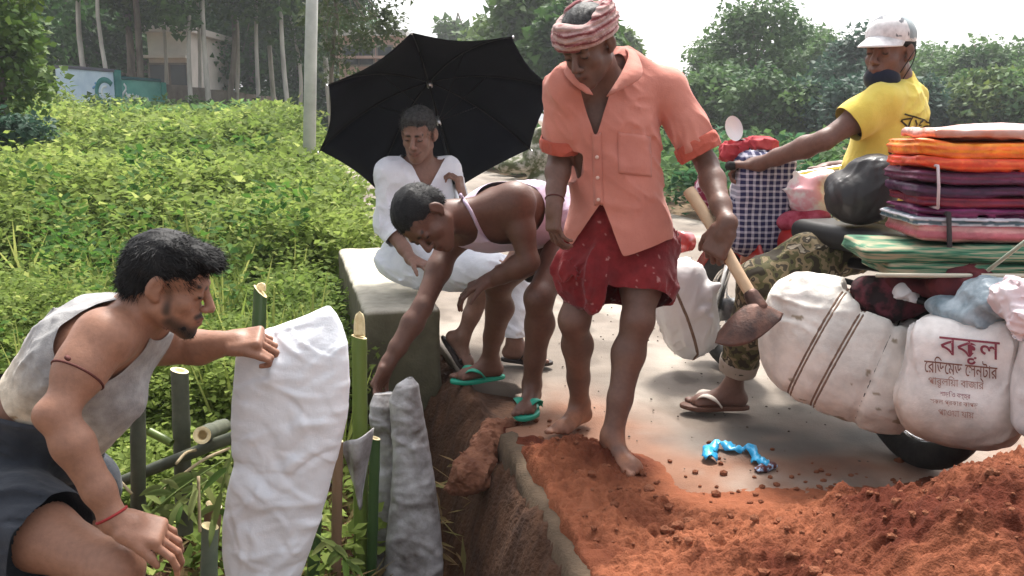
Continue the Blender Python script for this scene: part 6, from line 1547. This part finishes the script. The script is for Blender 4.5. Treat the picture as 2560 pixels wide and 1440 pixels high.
# thin slanting twigs, dry grass and fallen bamboo leaves
M_twig = mat('dry_twig', (.30, .23, .13), .85, (.46, .38, .24), 12, 4)
for i, (a, b) in enumerate([((340, 1310, 2.35), (450, 1190, 2.45)), ((440, 1200, 2.4), (575, 1120, 2.5)), ((440, 1160, 2.42), (490, 1125, 2.5)), ((500, 1330, 2.3), (496, 1190, 2.35)), ((260, 1180, 2.45), (330, 1235, 2.4)), ((700, 1320, 2.9), (600, 1240, 2.8))]):
    tubeobj('twig', spline([P(*a), lerp(P(*a), P(*b), .5)+A(0, 0, .012), P(*b)], 8), .0045, M_twig, None, 6, label=['straight pale twig beside the wrist', 'thin green twig slanting to the sack', 'short twig by the cut stake', 'upright straw stem above the knuckles', 'dry twig behind the forearm', 'twig behind the white sack'][i], cat='twig')
n = 2600; r = np.random.default_rng(21); x = r.uniform(-1.6, -.15, n); y = r.uniform(1.9, 3.6, n); kp = x < edge_x(y)-.12; x, y = x[kp], y[kp]; n = len(x)
Cc = np.stack([x, y, ground_z(x, y)+r.uniform(.01, .05, n)], 1); a = r.uniform(0, 2*math.pi, n); D = unit(np.stack([np.cos(a), np.sin(a), r.uniform(-.1, .6, n)], 1)); Nn = unit(np.cross(np.cross(D, A(0, 0, 1)+r.normal(0, .3, (n, 3))), D))
col = lerp(A(.26, .17, .085), A(.15, .16, .05), r.random((n, 1))**2); ln = r.uniform(.06, .20, n)
V, F, c = leaves(Cc, D, Nn, ln, np.where(r.random(n) < .5, .0035, .011), col); mk('leaf_litter', V, F, M_leaf, cols=c, smooth=False, kind='stuff')
# bamboo sprigs with long leaves in front of the stakes
def sprig(label, pts, nl, seed, L0=.10):
    t = thing('bamboo_sprig', label, 'sprig', pts[-1]); sp = spline(pts, 16); mk('stem', *tube(sp, np.linspace(.005, .002, 16), 5), mat('sprig_stem', (.12, .17, .04), .7), t); r = np.random.default_rng(seed)
    for k in range(nl):
        b = sp[r.integers(2, 16)]; d = unit(r.normal(0, 1, (1, 3))*A(1, .7, .7)+A(0, 0, -.15))[0]; L_ = L0*r.uniform(.7, 1.4); V = []; sd_ = nrm(np.cross(d, A(r.normal(0, .3), -1, .5)))
        for i in range(7):
            q = i/6; w = .010*math.sin(min(1, q*1.15+.06)*math.pi)**.7; p = b+d*q*L_-A(0, 0, .05*q*q*L_/.1); V += [p-sd_*w, p+nrm(np.cross(sd_, d))*w*.3, p+sd_*w]
        mk('leaf', V, gridmesh(7, 3), M_leaf, t, cols=np.tile(lerp(A(.07, .13, .03), A(.24, .27, .10), r.random()), (21, 1)))
sprig('leafy bamboo sprig drooping above the crouching man\'s hand', [P(330, 1330, 2.3), P(440, 1230, 2.36), P(560, 1150, 2.45)], 16, 3)
sprig('leafy bamboo sprig hanging beside the white sack', [P(590, 1110, 2.4), P(560, 1200, 2.38), P(540, 1290, 2.38)], 14, 4)
sprig('small bamboo sprig behind the crouching man\'s wrist', [P(420, 1300, 2.3), P(470, 1240, 2.32), P(520, 1200, 2.36)], 12, 5, .08)
sprig('sprig of broad leaves at the foot of the cut stakes', [P(360, 1280, 2.34), P(420, 1210, 2.4), P(480, 1230, 2.4)], 12, 6, .09)
sprig('drooping sprig low between the dark bamboo stakes', [P(780, 1330, 2.5), P(850, 1380, 2.5), P(890, 1440, 2.5)], 14, 7, .08)
# dry straw tuft by the kerb and the blue plastic strip
M_blue2 = mat('blue_plastic', (.02, .30, .62), .35, (.05, .45, .78), 14, 4, spec=.5)
g = [G(1778, 1158), G(1768, 1138), G(1790, 1120), G(1835, 1130), G(1870, 1132), G(1893, 1152), G(1905, 1168), G(1930, 1172)]
pts = spline(g, 40); V = []
for i, p in enumerate(pts):
    w = .020+.008*math.sin(i*.9); tt = nrm(np.gradient(pts, axis=0)[i]); sd_ = np.cross(tt, A(0, 0, 1))
    for j in range(5): q = j/4*2-1; V.append(p+sd_*w*q+A(0, 0, .012+.012*(1-q*q)+.008*math.sin(i*1.7+j*1.1)+.006*math.sin(i*.6)))
mk('plastic_strip', V, gridmesh(40, 5), M_blue2, solid=.002, label='crumpled bright blue plastic strip lying on the road', cat='plastic strip')
heap('plastic_scrap', 'small bluish dirty plastic scrap beside the blue strip', 'plastic', [(G(1925, 1172)+A(0, 0, .012), A(.03, .022, .014), None), (G(1900, 1180)+A(0, 0, .01), A(.02, .02, .012), None)], mat('dirty_scrap', (.10, .03, .03), .5, (.35, .50, .70), 40, 3, contrast=(.5, .6)), disp=lambda p: .006*vnoise(p*60, 3), h=.004)
# pebbles and chips on the road
parts = []
for k in range(420):
    x, y = rng.uniform(-.1, 2.2), rng.uniform(2.9, 6)
    if x < float(edge_x(y))+.35: continue
    r_ = rng.uniform(.0015, .006); parts.append(lump_mesh(A(x, y, .006), A(r_, r_*1.3, r_*.6), k+50))
V, F = join(parts); mk('road_grit', V, F, mat('grit', (.10, .075, .06), .9), smooth=False, kind='stuff')
# ================================================================== HAZE: even pale air round the whole scene
hm = bpy.data.materials.new('haze_air'); hm.use_nodes = True
hn, hl_ = hm.node_tree.nodes, hm.node_tree.links
hn.remove(hn['Principled BSDF']); pv = hn.new('ShaderNodeVolumePrincipled'); pv.inputs['Color'].default_value = (.93, .96, 1, 1); pv.inputs['Density'].default_value = .0011; pv.inputs['Anisotropy'].default_value = .3
hl_.new(pv.outputs[0], hn['Material Output'].inputs['Volume'])
hz_ = mk('haze', *boxm(A(0, 345, 9), (430, 360, 11.5)), hm, smooth=False, kind='stuff')
